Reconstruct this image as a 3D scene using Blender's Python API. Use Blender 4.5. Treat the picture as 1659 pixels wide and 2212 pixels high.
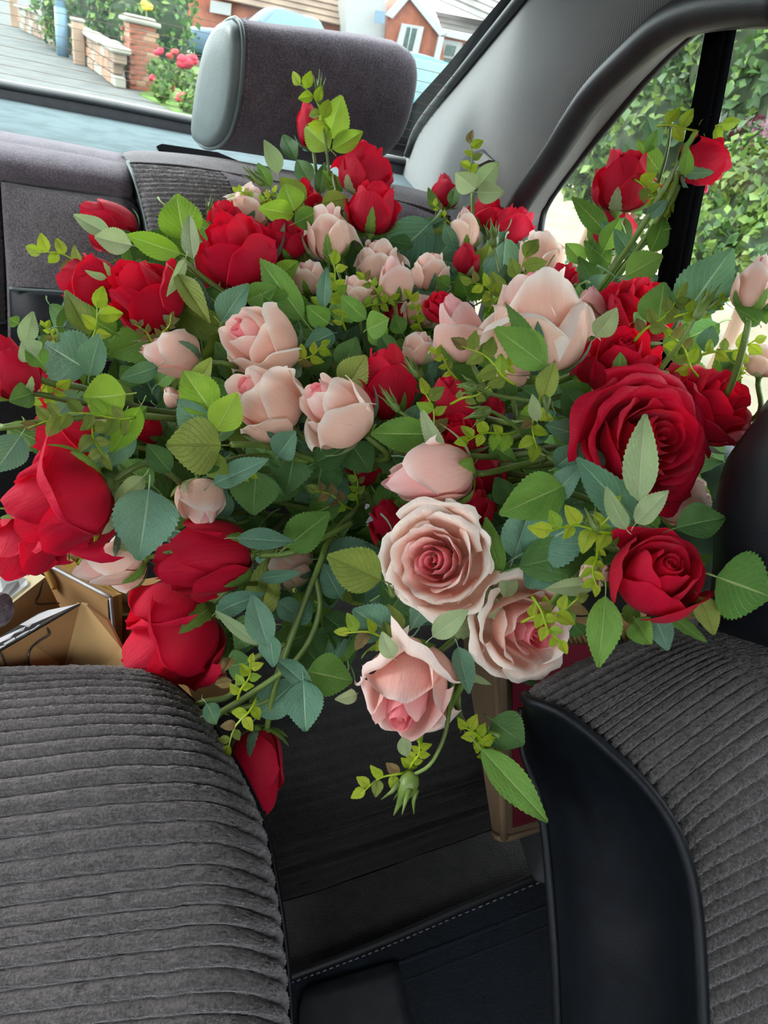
import bpy, math, random
import numpy as np
from math import sin, cos, pi, radians, sqrt
from mathutils import Matrix, Vector
for o in list(bpy.data.objects): bpy.data.objects.remove(o)
SC = bpy.context.scene
COL = SC.collection
rng = random.Random(11)
nr = np.random.RandomState(5)
# ------------------------------------------------------------------ camera, sky, exposure
F = 1475.0; CX, CY = 829.5, 1106.0
EYE = np.array([0.0, 0.0, 1.3])
PITCH, ROLL, YAW = radians(32.9), radians(12.9), radians(16)
FW = np.array([sin(YAW)*cos(PITCH), cos(YAW)*cos(PITCH), -sin(PITCH)])
_r0 = np.array([cos(YAW), -sin(YAW), 0.0]); _u0 = np.cross(_r0, FW)
RT = _r0*cos(ROLL) + _u0*sin(ROLL); UP = -_r0*sin(ROLL) + _u0*cos(ROLL)
cam = bpy.data.cameras.new('camera'); camo = bpy.data.objects.new('camera', cam); COL.objects.link(camo)
camo.matrix_world = Matrix(((RT[0], UP[0], -FW[0], EYE[0]), (RT[1], UP[1], -FW[1], EYE[1]), (RT[2], UP[2], -FW[2], EYE[2]), (0, 0, 0, 1)))
cam.sensor_fit = 'VERTICAL'; cam.sensor_height = 36.0; cam.lens = 36.0*F/2212.0
cam.clip_start = 0.01; cam.clip_end = 300
cam.dof.use_dof = True; cam.dof.focus_distance = 0.62; cam.dof.aperture_fstop = 15.0
SC.camera = camo
world = bpy.data.worlds.new('sky'); SC.world = world; world.use_nodes = True
wn = world.node_tree; wn.nodes.clear()
_o = wn.nodes.new('ShaderNodeOutputWorld'); _b = wn.nodes.new('ShaderNodeBackground')
_g = wn.nodes.new('ShaderNodeTexCoord'); _s = wn.nodes.new('ShaderNodeSeparateXYZ'); _r = wn.nodes.new('ShaderNodeValToRGB')
wn.links.new(_g.outputs['Generated'], _s.inputs[0]); wn.links.new(_s.outputs['Z'], _r.inputs[0])
_r.color_ramp.elements[0].position = 0.0; _r.color_ramp.elements[0].color = (0.80, 0.84, 0.86, 1)   # overcast: zenith brighter than horizon
_r.color_ramp.elements[1].position = 0.9; _r.color_ramp.elements[1].color = (0.92, 0.97, 1.0, 1)
wn.links.new(_r.outputs[0], _b.inputs[0]); wn.links.new(_b.outputs[0], _o.inputs[0])
_b.inputs[1].default_value = 2.6
sun = bpy.data.lights.new('sun', 'SUN'); suno = bpy.data.objects.new('sun', sun); COL.objects.link(suno)
sun.energy = 1.3; sun.angle = radians(25); sun.color = (1, 0.97, 0.92)      # sun behind thin cloud, high on the left
suno.rotation_euler = Vector((0.85, -0.25, -0.45)).to_track_quat('-Z', 'Y').to_euler()
SC.view_settings.view_transform = 'Standard'; SC.view_settings.look = 'None'
SC.view_settings.exposure = 1.5; SC.view_settings.gamma = 1.0; SC.view_settings.use_curve_mapping = False
SC.cycles.max_bounces = 8; SC.cycles.diffuse_bounces = 5; SC.cycles.glossy_bounces = 3
SC.cycles.transmission_bounces = 4; SC.cycles.transparent_max_bounces = 10
SC.cycles.use_denoising = True; SC.cycles.caustics_reflective = False; SC.cycles.caustics_refractive = False
# ------------------------------------------------------------------ helpers
def ray(px, py): return FW + RT*((px-CX)/F) - UP*((py-CY)/F)
def P(px, py, d): return EYE + ray(px, py)*d                      # point seen at a pixel, d metres deep
def Pz(px, py, z): r = ray(px, py); return EYE + r*((z-EYE[2])/r[2])
def PY(px, py, y): r = ray(px, py); return EYE + r*(y/r[1])
def PX(px, py, x): r = ray(px, py); return EYE + r*(x/r[0])
LOC = {}
def tag(o, label=None, cat=None, group=None, kind=None):
    if label: o['label'] = label
    if cat: o['category'] = cat
    if group: o['group'] = group
    if kind: o['kind'] = kind
    return o
def empty(name, loc, label, cat, group=None):
    o = bpy.data.objects.new(name, None); COL.objects.link(o); o.empty_display_size = 0.02
    o.location = loc; LOC[o.name] = np.array(loc, float)
    return tag(o, label, cat, group)
def mk(name, v, f, mat, parent=None, uv=None, pt=None, smooth=True, label=None, kind=None):
    v = np.asarray(v, float)
    off = LOC[parent.name] if parent is not None else np.zeros(3)
    me = bpy.data.meshes.new(name); me.from_pydata((v-off).tolist(), [], f); 
    if smooth: me.polygons.foreach_set('use_smooth', [True]*len(me.polygons))
    me.materials.append(mat)
    if uv is not None:
        l = me.uv_layers.new(name='UVMap'); idx = np.empty(len(me.loops), np.int32); me.loops.foreach_get('vertex_index', idx)
        l.data.foreach_set('uv', np.asarray(uv, np.float32)[idx].ravel())
    if pt is not None:
        a = me.attributes.new('pt', 'FLOAT_COLOR', 'POINT')
        q = np.ones((len(v), 4), np.float32); q[:, :3] = pt; a.data.foreach_set('color', q.ravel())
    me.update()
    o = bpy.data.objects.new(name, me); COL.objects.link(o)
    if parent is not None: o.parent = parent
    LOC[o.name] = off
    return tag(o, label, None, None, kind)
_gf = {}
def gridf(n, m, closed=False):                                     # n rows x m columns
    k = (n, m, closed)
    if k not in _gf:
        f = []
        for i in range(n-1):
            for j in range(m if closed else m-1):
                j2 = (j+1) % m
                f.append((i*m+j, i*m+j2, (i+1)*m+j2, (i+1)*m+j))
        _gf[k] = f
    return _gf[k]
def crs(c, n):                                                     # Catmull-Rom along axis 0
    c = np.asarray(c, float); k = len(c)
    e = np.concatenate([[2*c[0]-c[1]], c, [2*c[-1]-c[-2]]])
    t = np.linspace(0, k-1, n); i = np.minimum(t.astype(int), k-2); s = (t-i).reshape((-1,)+(1,)*(c.ndim-1))
    p0, p1, p2, p3 = e[i], e[i+1], e[i+2], e[i+3]
    return 0.5*((2*p1)+(-p0+p2)*s+(2*p0-5*p1+4*p2-p3)*s*s+(-p0+3*p1-3*p2+p3)*s**3)
def surf(ctrl, n, m):
    a = crs(np.asarray(ctrl, float), n)
    return np.swapaxes(crs(np.swapaxes(a, 0, 1), m), 0, 1)
def nrm(G):
    du = np.gradient(G, axis=1); dv = np.gradient(G, axis=0)
    N_ = np.cross(du, dv); return N_/(np.linalg.norm(N_, axis=2, keepdims=True)+1e-12)
def shell(name, G, back, mat, parent=None, uv=True, **k):          # front surface grid G closed with sides and a coarser copy of itself pushed by 'back'
    n, m = G.shape[:2]
    ri = sorted(set(np.linspace(0, n-1, min(n, 24)).astype(int))); ci = sorted(set(np.linspace(0, m-1, min(m, 16)).astype(int)))
    B = G[np.ix_(ri, ci)]+np.asarray(back, float); nb, mb = len(ri), len(ci); o = n*m
    v = np.concatenate([G.reshape(-1, 3), B.reshape(-1, 3)]); f = list(gridf(n, m)); f += [tuple(o+q for q in reversed(w)) for w in gridf(nb, mb)]
    for k_ in range(nb-1):                                         # left and right sides, then top and bottom
        r = range(ri[k_], ri[k_+1]+1)
        f.append(tuple(i*m for i in r)+(o+(k_+1)*mb, o+k_*mb)); f.append(tuple(i*m+m-1 for i in reversed(r))+(o+k_*mb+mb-1, o+(k_+1)*mb+mb-1))
    for k_ in range(mb-1):
        c = range(ci[k_], ci[k_+1]+1); e = (nb-1)*mb
        f.append(tuple(reversed(c))+(o+k_, o+k_+1)); f.append(tuple((n-1)*m+j for j in c)+(o+e+k_+1, o+e+k_))
    uvs = None
    if uv:
        uvs = np.zeros((len(v), 2)); uu, vv = np.meshgrid(np.linspace(0, 1, m), np.linspace(0, 1, n)); uvs[:n*m, 0] = uu.ravel(); uvs[:n*m, 1] = vv.ravel()
    return mk(name, v, f, mat, parent, uv=uvs, **k)
def tube_geo(pts, rad, seg=7):
    pts = np.asarray(pts, float); n = len(pts)
    rad = np.full(n, rad) if np.isscalar(rad) else np.asarray(rad)
    t = np.gradient(pts, axis=0); t /= np.linalg.norm(t, axis=1, keepdims=True)+1e-12
    a = np.array([0.3, 0.2, 1.0]) if abs(t[0][2]) < .9 else np.array([1.0, 0, 0])
    V = []
    for i in range(n):
        s = np.cross(t[i], a); s /= np.linalg.norm(s)+1e-12; b = np.cross(s, t[i]); a = b
        for q in range(seg):
            w = 2*pi*q/seg; V.append(pts[i]+rad[i]*(cos(w)*s+sin(w)*b))
    f = list(gridf(n, seg, True)); f.append(tuple(range(seg))[::-1]); f.append(tuple((n-1)*seg+q for q in range(seg)))
    return np.array(V), f
def tube(name, pts, rad, mat, parent=None, seg=7, n=0, **k):
    if n: pts = crs(pts, n)
    v, f = tube_geo(pts, rad, seg); return mk(name, v, f, mat, parent, **k)
def join(parts):
    V = []; Fc = []; o = 0
    for v, f in parts:
        V.append(np.asarray(v)); Fc += [tuple(i+o for i in q) for q in f]; o += len(v)
    return np.concatenate(V), Fc
def box_geo(c, s, rz=0.0, bev=0.0):
    x, y, z = np.array(s)/2.0
    if bev <= 0:
        v = np.array([[a*x, b*y, c_*z] for c_ in (-1, 1) for b in (-1, 1) for a in (-1, 1)])
        f = [(0, 2, 3, 1), (4, 5, 7, 6), (0, 1, 5, 4), (2, 6, 7, 3), (0, 4, 6, 2), (1, 3, 7, 5)]
    else:
        bm = bmesh_box(x, y, z, bev); v, f = bm
    r = np.array([[cos(rz), -sin(rz), 0], [sin(rz), cos(rz), 0], [0, 0, 1]])
    return v@r.T+np.array(c), f
import bmesh
def bmesh_box(x, y, z, bev, seg=2):
    bm = bmesh.new(); bmesh.ops.create_cube(bm, size=2.0)
    for q in bm.verts: q.co = Vector((q.co.x*x, q.co.y*y, q.co.z*z))
    bmesh.ops.bevel(bm, geom=bm.edges[:], offset=bev, segments=seg, affect='EDGES', profile=.5)
    bm.verts.index_update(); v = np.array([q.co[:] for q in bm.verts]); f = [tuple(w.index for w in q.verts) for q in bm.faces]; bm.free()
    return v, f
def prism(poly, ext, name, mat, parent=None, **k):                 # closed polygon (world points) pushed by ext
    p = np.asarray(poly, float); n = len(p); ext = np.asarray(ext, float)
    v = np.concatenate([p, p+ext]); f = [tuple(range(n)), tuple(range(2*n-1, n-1, -1))]
    f += [((i+1) % n, i, n+i, n+(i+1) % n) for i in range(n)]
    return mk(name, v, f, mat, parent, smooth=False, **k)
def sphere_geo(c, r, n=10, m=16, axis=None):
    th = np.linspace(0, pi, n); ph = np.linspace(0, 2*pi, m, endpoint=False)
    V = np.array([[sin(a)*cos(b), sin(a)*sin(b), cos(a)] for a in th for b in ph])*np.asarray(r)
    if axis is not None:
        q = np.array(Vector((0, 0, 1)).rotation_difference(Vector(axis)).to_matrix()); V = V@q.T
    return V+np.asarray(c), gridf(n, m, True)
# ------------------------------------------------------------------ materials
class NT:
    def __init__(s, name):
        s.m = bpy.data.materials.new(name); s.m.use_nodes = True; s.t = s.m.node_tree; s.t.nodes.clear()
        s.out = s.t.nodes.new('ShaderNodeOutputMaterial')
    def n(s, typ, ins=None, **props):
        d = s.t.nodes.new('ShaderNode'+typ)
        for k, v in props.items(): setattr(d, k, v)
        for k, v in (ins or {}).items():
            if hasattr(v, 'is_linked') or hasattr(v, 'links'): s.t.links.new(v, d.inputs[k])
            else: d.inputs[k].default_value = v
        return d
    def math(s, op, a, b=0.0, c=0.0): return s.n('Math', {0: a, 1: b, 2: c}, operation=op).outputs[0]
    def mix(s, fac, a, b, bt='MIX'):
        d = s.n('Mix', data_type='RGBA', blend_type=bt)
        for i, v in ((0, fac), (6, a), (7, b)):
            if hasattr(v, 'is_linked'): s.t.links.new(v, d.inputs[i])
            else: d.inputs[i].default_value = v if i == 0 else (tuple(v)+(1,))[:4]
        return d.outputs[2]
    def coord(s, kind='Object'): return s.n('TexCoord').outputs[kind]
    def noise(s, scale, detail=3, vec=None, rough=.5, out=0):
        i = {'Scale': scale, 'Detail': detail, 'Roughness': rough}
        if vec is not None: i['Vector'] = vec
        return s.n('TexNoise', i).outputs[out]
    def step(s, x, a, b, lo=0.0, hi=1.0):
        return s.n('MapRange', {0: x, 1: a, 2: b, 3: lo, 4: hi}, interpolation_type='SMOOTHSTEP').outputs[0]
    def bump(s, h, strength=.3, dist=.002): return s.n('Bump', {'Height': h, 'Strength': strength, 'Distance': dist}).outputs[0]
    def bsdf(s, color, rough=.6, **ins):
        d = s.n('BsdfPrincipled', {'Roughness': rough, **ins})
        if hasattr(color, 'is_linked'): s.t.links.new(color, d.inputs['Base Color'])
        else: d.inputs['Base Color'].default_value = (tuple(color)+(1,))[:4]
        return d.outputs[0]
    def done(s, sh): s.t.links.new(sh, s.out.inputs[0]); return s.m
def simple(name, c, rough=.6, bump=0.0, bscale=80, var=.15, metal=0.0, sheen=0.0, dist=.001, coat=0.0, spec=.5):
    g = NT(name); co = g.coord(); nz = g.noise(bscale, 3, co)
    nb = g.noise(bscale/12., 3, co)
    col = g.mix(g.step(nb, .3, .7), tuple(x*(1-var) for x in c), tuple(min(1, x*(1+var)) for x in c))
    ins = {'Metallic': metal, 'Specular IOR Level': spec}
    if sheen: ins['Sheen Weight'] = sheen; ins['Sheen Roughness'] = .45
    if coat: ins['Coat Weight'] = coat
    if bump: ins['Normal'] = g.bump(nz, bump, dist)
    return g.done(g.bsdf(col, rough, **ins))
def petal_mat(name, red):
    g = NT(name); at = g.n('Attribute', attribute_name='pt'); sp = g.n('SeparateColor', {0: at.outputs['Color']})
    t, v, w = sp.outputs[0], sp.outputs[1], sp.outputs[2]
    uv = g.coord('UV'); mp = g.n('Mapping', {'Vector': uv, 'Scale': (4.5, 1.3, 1.0)}).outputs[0]
    vein = g.noise(3.0, 7, mp, .62); mott = g.noise(2.2, 3, uv)
    h = g.math('ADD', g.math('MULTIPLY', vein, .8), g.math('MULTIPLY', mott, .7))
    rnd = g.n('ObjectInfo').outputs['Random']
    if red:
        c = g.mix(g.step(v, .1, 1.0), (.40, .001, .016), (.62, .005, .040))
        c = g.mix(g.math('MULTIPLY', g.step(mott, .35, .75), .35), c, (.66, .012, .07))
        tr = (.9, .006, .025); fac = .32
        ins = {'Sheen Weight': .16, 'Sheen Roughness': .4, 'Sheen Tint': (1, .35, .5, 1), 'Specular IOR Level': .25}
    else:
        c = g.mix(g.step(t, .0, .25), (.95, .32, .36), (.98, .55, .49))
        c = g.mix(g.step(t, .2, .62), c, (.96, .63, .50))
        c = g.mix(g.math('MULTIPLY', g.step(t, .55, 1.0), .5), c, (.97, .72, .58))
        c = g.mix(g.math('MULTIPLY', g.step(v, .72, 1.0), g.step(t, .0, .6, .3, .95)), c, (.98, .93, .85))
        c = g.mix(g.math('MULTIPLY', g.step(mott, .45, .75), .22), c, (.92, .42, .38))
        c = g.mix(g.step(v, .28, .0, 0, .5), c, (.85, .74, .50))
        c = g.mix(w, c, (.93, .33, .40))
        tr = c; fac = .30
        ins = {'Sheen Weight': .08, 'Specular IOR Level': .25}
    sh = g.bsdf(c, .6, Normal=g.bump(h, .40, .006), **ins)
    tl = g.n('BsdfTranslucent'); 
    if red: tl.inputs[0].default_value = tr+(1,)
    else: g.t.links.new(tr, tl.inputs[0])
    return g.done(g.n('MixShader', {0: fac, 1: sh, 2: tl.outputs[0]}).outputs[0])
def leaf_mat(name, c1, c2, vein, rough=.5, trans=.25, tc=None, spec=.35):
    g = NT(name); uv = g.coord('UV'); s = g.n('SeparateXYZ', {0: uv})
    u = g.math('ABSOLUTE', g.math('SUBTRACT', s.outputs[0], .5)); v = s.outputs[1]
    mid = g.step(u, .035, .008)
    fr = g.math('FRACT', g.math('SUBTRACT', g.math('MULTIPLY', v, 8.0), g.math('MULTIPLY', u, 7.5)))
    lat = g.step(g.math('ABSOLUTE', g.math('SUBTRACT', fr, .5)), .09, .0)
    net = g.n('TexVoronoi', {'Vector': uv, 'Scale': 26.0}, feature='DISTANCE_TO_EDGE').outputs[0]
    nt = g.step(net, .05, .0, 0, .35)
    vn = g.math('MAXIMUM', mid, g.math('MAXIMUM', g.math('MULTIPLY', lat, .75), nt))
    mott = g.noise(3.0, 4, uv); rnd = g.n('ObjectInfo').outputs['Random']
    c = g.mix(g.step(g.math('ADD', g.math('MULTIPLY', mott, .6), g.math('MULTIPLY', rnd, .5)), .3, .85), c1, c2)
    c = g.mix(g.math('MULTIPLY', vn, .85), c, vein)
    hh = g.math('ADD', g.math('MULTIPLY', vn, -.5), g.math('MULTIPLY', g.noise(14, 4, uv), .5))
    sh = g.bsdf(c, rough, Normal=g.bump(hh, .6, .004), **{'Specular IOR Level': spec})
    tl = g.n('BsdfTranslucent'); g.t.links.new(g.mix(.35, c, tc or (.4, .6, .03)), tl.inputs[0])
    return g.done(g.n('MixShader', {0: trans, 1: sh, 2: tl.outputs[0]}).outputs[0])
def velour(name, c, sheen=.5, fuzz=.5, scale=420, hl=(.5, .48, .5)):
    g = NT(name); co = g.coord(); n1 = g.noise(scale, 3, co, .7); n2 = g.noise(scale/9., 3, co); n3 = g.noise(9, 3, co)
    k = g.math('ADD', g.math('MULTIPLY', n1, .8), g.math('MULTIPLY', n2, .2))
    col = g.mix(g.step(k, .34, .68), tuple(x*.55 for x in c), tuple(x*1.5 for x in c))
    col = g.mix(g.step(n3, .35, .7, 0, .15), col, tuple(x*1.3 for x in c))
    return g.done(g.bsdf(col, .9, Normal=g.bump(k, fuzz, .0025), **{'Sheen Weight': sheen, 'Sheen Roughness': .45, 'Sheen Tint': hl+(1,), 'Specular IOR Level': .15}))
M = {}
M['red'] = petal_mat('red_petal_cloth', True)
M['pink'] = petal_mat('pink_petal_cloth', False)
M['B'] = leaf_mat('blue_green_leaf', (.08, .22, .14), (.16, .33, .22), (.36, .54, .36), trans=.2)
M['G'] = leaf_mat('green_leaf', (.08, .24, .03), (.18, .39, .06), (.42, .58, .20), trans=.3)
M['L'] = leaf_mat('lime_leaf', (.22, .46, .02), (.40, .62, .06), (.56, .70, .22), trans=.4)
M['D'] = leaf_mat('dark_leaf', (.04, .13, .03), (.10, .23, .06), (.20, .34, .13), trans=.2)
M['O'] = leaf_mat('olive_leaf', (.19, .27, .045), (.34, .41, .09), (.18, .24, .05), trans=.3)
M['P'] = leaf_mat('pale_leaf', (.36, .50, .25), (.52, .64, .36), (.62, .70, .46), trans=.3)
M['Y'] = leaf_mat('young_lime_leaf', (.34, .52, .015), (.56, .68, .05), (.38, .40, .04), rough=.22, trans=.35, spec=.6)
M['R'] = leaf_mat('reddish_young_leaf', (.20, .14, .06), (.30, .21, .08), (.24, .12, .05), rough=.3)
M['stem'] = simple('green_stem', (.12, .19, .035), .45, .3, 300, .3)
M['stemD'] = simple('olive_stem', (.09, .11, .03), .5, .3, 300, .3)
# ------------------------------------------------------------------ car interior materials
M['velour'] = velour('grey_purple_velour', (.12, .10, .12))
M['velourL'] = velour('grey_velour', (.125, .112, .118))
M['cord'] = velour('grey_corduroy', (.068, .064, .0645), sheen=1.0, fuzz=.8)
M['cordLit'] = velour('lit_grey_corduroy', (.145, .135, .137), sheen=.7, fuzz=.7)  # same corduroy as the front seats, lightened for daylight on the rear panel
M['cordD'] = velour('dark_grey_corduroy', (.06, .057, .056), sheen=.8, fuzz=.9, scale=520)
M['vinyl'] = simple('grey_green_vinyl', (.105, .132, .132), .42, .25, 500, .05)
M['black'] = simple('black_leather', (.003, .0045, .007), .5, .35, 700, .2, dist=.0006, spec=.22)
M['rubber'] = simple('black_rubber', (.012, .013, .015), .5, .1, 300, .2)
M['plastic'] = simple('dark_plastic', (.02, .02, .025), .45, .2, 600, .2)
M['shelf'] = simple('pale_blue_grey_shelf_cloth', (.095, .124, .133), .9, .4, 260, .12, spec=.05)
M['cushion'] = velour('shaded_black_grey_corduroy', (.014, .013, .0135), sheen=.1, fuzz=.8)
M['carpet'] = simple('dark_grey_carpet', (.014, .013, .0125), .95, .9, 420, .35, sheen=.2, dist=.003)
M['mat'] = simple('dark_blue_floor_mat', (.002, .006, .013), .85, .8, 300, .4, dist=.003)
def pillar_mat():
    g = NT('grey_ribbed_trim_cloth'); co = g.coord(); s = g.n('SeparateXYZ', {0: co})
    w = g.math('ADD', g.math('MULTIPLY', s.outputs[1], 1.0), g.math('MULTIPLY', s.outputs[2], .55))
    st = g.math('SINE', g.math('MULTIPLY', w, 1900.0))
    c = g.mix(g.step(st, -.6, .8), (.13, .134, .134), (.215, .22, .22))
    return g.done(g.bsdf(c, .85, Normal=g.bump(st, .3, .001)))
M['trim'] = pillar_mat()
M['headliner'] = simple('grey_headliner_cloth', (.22, .22, .22), .9, .4, 300, .08)
M['door'] = simple('grey_door_trim', (.10, .10, .11), .7, .3, 300, .1)
M['frame'] = simple('pale_grey_frame', (.26, .255, .245), .5, .1, 200, .05)
def glass_mat():
    g = NT('clear_window_glass'); tr = g.n('BsdfTransparent', {0: (.93, .97, .96, 1)}); gl = g.n('BsdfGlossy', {0: (1, 1, 1, 1), 'Roughness': .02})
    return g.done(g.n('MixShader', {0: .045, 1: tr.outputs[0], 2: gl.outputs[0]}).outputs[0])
M['frit'] = simple('black_window_edge', (.003, .003, .0035), .95, spec=.0)
M['glass'] = glass_mat()
# ------------------------------------------------------------------ car shell (setting)
XW = .36                                                           # plane of the right hand side of the cabin
def S(o): o['kind'] = 'structure'; return o
floor_o = S(mk('floor', *box_geo((-.25, .55, .27), (1.7, 2.6, .04)), M['carpet'], smooth=False))
S(mk('ceiling', *box_geo((-.23, .39, 1.455), (1.66, 1.52, .03), bev=.01), M['headliner']))
S(mk('wall_or_light_blocker_left', *box_geo((-1.0, .45, .62), (.06, 2.3, .70), bev=.02), M['door']))
S(mk('front_light_blocker', *box_geo((-.25, -.72, .76), (1.6, .10, 1.03), bev=.03), M['plastic']))  # unseen panel added across the windscreen, its height set to limit front light
S(mk('wall_or_light_blocker_left', *box_geo((-1.0, -.45, 1.15), (.05, .60, .56), bev=.02), M['door']))  # unseen block added over the left front window to cut light
S(mk('wall_or_light_blocker_right', *box_geo((.60, -.25, 1.15), (.05, .95, .56), bev=.02), M['door']))  # unseen block added over the right front window to keep light out
S(mk('wall_back', *box_geo((-.28, 1.76, .68), (1.5, .06, .82)), M['plastic'], smooth=False))
S(mk('wall_or_light_blocker_right', *box_geo((.53, .92, .68), (.08, .90, .72), bev=.02), M['door']))
S(mk('wall_or_light_blocker_right', *box_geo((.62, -.05, .62), (.06, 1.2, .66), bev=.02), M['door']))
# left window pillars (outside the frame, they hold the roof up)
S(mk('trim_1', *box_geo((-.97, .15, 1.2), (.05, .09, .52), bev=.01), M['headliner']))
S(mk('trim_2', *box_geo((-.97, 1.25, 1.22), (.06, .30, .50), bev=.01), M['headliner']))
S(mk('trim_3', *box_geo((.5, -.28, 1.2), (.05, .07, .50), bev=.01), M['headliner']))
# C pillar panel, from the rear window edge to the door seal
A_ = [(1150, -40), (1105, 15), (1000, 145), (905, 258), (868, 330), (835, 420), (815, 560)]
B_ = [(1640, -40), (1450, 50), (1345, 142), (1248, 255), (1150, 400), (1112, 465), (1095, 600)]
ctrl = []
for a, b in zip(A_, B_):
    row = []
    for s in np.linspace(0, 1, 5):
        x = XW-.004+.012*s-.02*sin(pi*s)
        row.append(PX(a[0]+(b[0]-a[0])*s, a[1]+(b[1]-a[1])*s, x))
    ctrl.append(row)
S(shell('wall_or_light_blocker_right', surf(ctrl, 40, 24), (.012, 0, 0), M['trim']))
# rear window: seal, sill trim, glass with heating wires
win = S(mk('window_1', *tube_geo(crs([PX(x, y, XW-.012) for x, y in [(1160, -45), (1108, 18), (1000, 152), (908, 268), (880, 335)]], 24), .0085, 8), M['rubber'])); 
A2 = [(1160, -60), (1100, 0), (985, 140), (890, 252), (845, 350)]
LOC['window_1'] = np.zeros(3)
def gl(px, py):                                                    # point on the slanted rear window plane
    p0 = np.array([0, 1.72, 1.117]); nn = np.array([0, .46, .89]); r = ray(px, py)
    return EYE+r*((p0-EYE)@nn/(r@nn))
ctrl = [[PX(x-16+34*s, y-3+7*s, XW+.008-.016*s) for s in (0, .5, 1)] for x, y in A2]
mk('frame_band', surf(ctrl, 20, 5).reshape(-1, 3), gridf(20, 5), M['frit'], win)
sill = crs([PY(x, y, 1.70) for x, y in [(-140, 155), (0, 184), (200, 220), (422, 264), (905, 358)]], 20)
mk('sill_strip', *tube_geo(sill, .0065, 8), M['rubber'], win)
mk('sill_strip', *tube_geo(sill+np.array([0, .012, .006]), .004, 8), M['frame'], win, label='grey upper edge of the window strip')
gp = [gl(*q) for q in [(-150, 158), (905, 356)]] + [np.array([.36, 1.10, 1.44]), np.array([-.95, 1.10, 1.44])]
gp[0] = np.array([-.95, 1.72, 1.117]); gp[1] = np.array([.36, 1.72, 1.117])
gp = np.array(gp); prism(gp, (0, .003, .004), 'pane', M['glass'], win)
M['wire'] = simple('brown_heating_wire', (.10, .06, .03), .5)
for k in range(10):
    s = .07+k*.055
    a = gp[0]+(gp[3]-gp[0])*s; b = gp[1]+(gp[2]-gp[1])*s
    mk('heating_wire', *tube_geo([a+(0, -.001, -.002), (a+b)/2+(0, -.001, -.002), b+(-.01, -.001, -.002)], .0004, 5), M['wire'], win)
mk('shelf_upstand', *box_geo((-.29, 1.709, 1.095), (1.30, .016, .052), bev=.004), M['plastic'], win)
# parcel shelf with its dark slot
sh = S(mk('trim_4', *box_geo((-.29, 1.44, 1.07), (1.32, .56, .04), bev=.008), M['shelf']))
sl = [Pz(x, y, 1.0905) for x, y in [(338, 318), (350, 313), (470, 331), (520, 352), (430, 345), (343, 326)]]
prism(sl, (0, 0, .002), 'slot', M['frit'], sh)
# door seal, pale inner frame, side window
sealp = [(1720, 0), (1610, 6), (1510, 25), (1440, 58), (1380, 108), (1289, 197), (1240, 265), (1195, 336), (1127, 432), (1105, 480), (1095, 540)]
ds = S(mk('door_1', *tube_geo(crs([PX(x, y, XW+.004) for x, y in sealp], 50), np.linspace(.017, .015, 50), 12), M['plastic']))
LOC['door_1'] = np.zeros(3)
def strip(cl, x0, x1, w0, w1, name, mat, parent, n=40):            # band along a pixel line between two offsets
    c = crs(np.array(cl, float), n); t = np.gradient(c, axis=0); t /= np.linalg.norm(t, axis=1, keepdims=True)
    nrm_ = np.stack([-t[:, 1], t[:, 0]], 1)
    G = np.array([[PX(*(c[i]+nrm_[i]*(w0+(w1-w0)*s)), x0+(x1-x0)*s) for s in np.linspace(0, 1, 5)] for i in range(n)])
    return shell(name, G, (.012, 0, .0), mat, parent)
innl = [(1720, 30), (1640, 34), (1536, 46), (1480, 85), (1403, 163), (1312, 272), (1243, 355), (1188, 430), (1170, 478), (1166, 560)]
sealL = [(1720, 2), (1630, 8), (1535, 24), (1462, 58), (1395, 108), (1304, 200), (1212, 335), (1140, 436), (1120, 488), (1112, 560)]
G = np.array([[PX(a[0]+(b[0]-a[0])*s, a[1]+(b[1]-a[1])*s, XW+.012+.03*s) for s in np.linspace(0, 1, 6)] for a, b in zip(crs(np.array(sealL, float), 40), crs(np.array(innl, float), 40))])
shell('frame_panel', G, (.004, .0, .0), M['frame'], ds)
mk('glass_seal', *tube_geo(crs([PX(x, y, XW+.043) for x, y in innl], 44), .005, 8), M['rubber'], ds)
# window divider post
dp = [(1572, -10), (1552, 60), (1522, 220), (1480, 420), (1440, 640), (1420, 800)]
G = np.array([[PX(x-27+54*s, y, XW+.045-.012*sin(pi*s)) for s in np.linspace(0, 1, 7)] for x, y in crs(np.array(dp, float), 24)])
shell('divider_post', G, (.006, 0, 0), M['frit'], ds)
w2 = S(prism([(.425, .33, 1.42), (.425, .33, .95), (.425, 1.05, .95), (.425, 1.05, 1.16), (.425, .8, 1.37), (.425, .7, 1.40)], (.003, 0, 0), 'window_2', M['glass']))
# grab handle at the roof edge
gh = empty('grab_handle', P(1620, 0, .62), 'black grab handle at the roof edge in the upper right corner', 'handle')
v, f = tube_geo(crs([P(1535, -40, .60), P(1555, -8, .585), P(1600, 2, .575), P(1660, 6, .56), P(1760, 8, .54)], 20), .011, 10)
mk('grip', v, f, M['rubber'], gh)
mk('mount', *box_geo(P(1545, -28, .67), (.03, .03, .03), bev=.005), M['rubber'], gh)
# seat belt anchor on the pillar
sb = empty('seat_belt_guide', PX(1030, 370, XW-.01), 'black plastic seat belt guide on the grey pillar', 'belt guide')
cpt = PX(1030, 352, XW-.02)
prism([PX(x, y, XW-.022) for x, y in [(990, 405), (995, 350), (1010, 332), (1040, 322), (1058, 345), (1050, 410)]], (.012, 0, 0), 'plate', M['plastic'], sb)
prism([PX(x, y, XW-.028) for x, y in [(1022, 345), (1038, 330), (1056, 345), (1030, 358)]], (.006, 0, 0), 'belt', M['frame'], sb)
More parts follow.
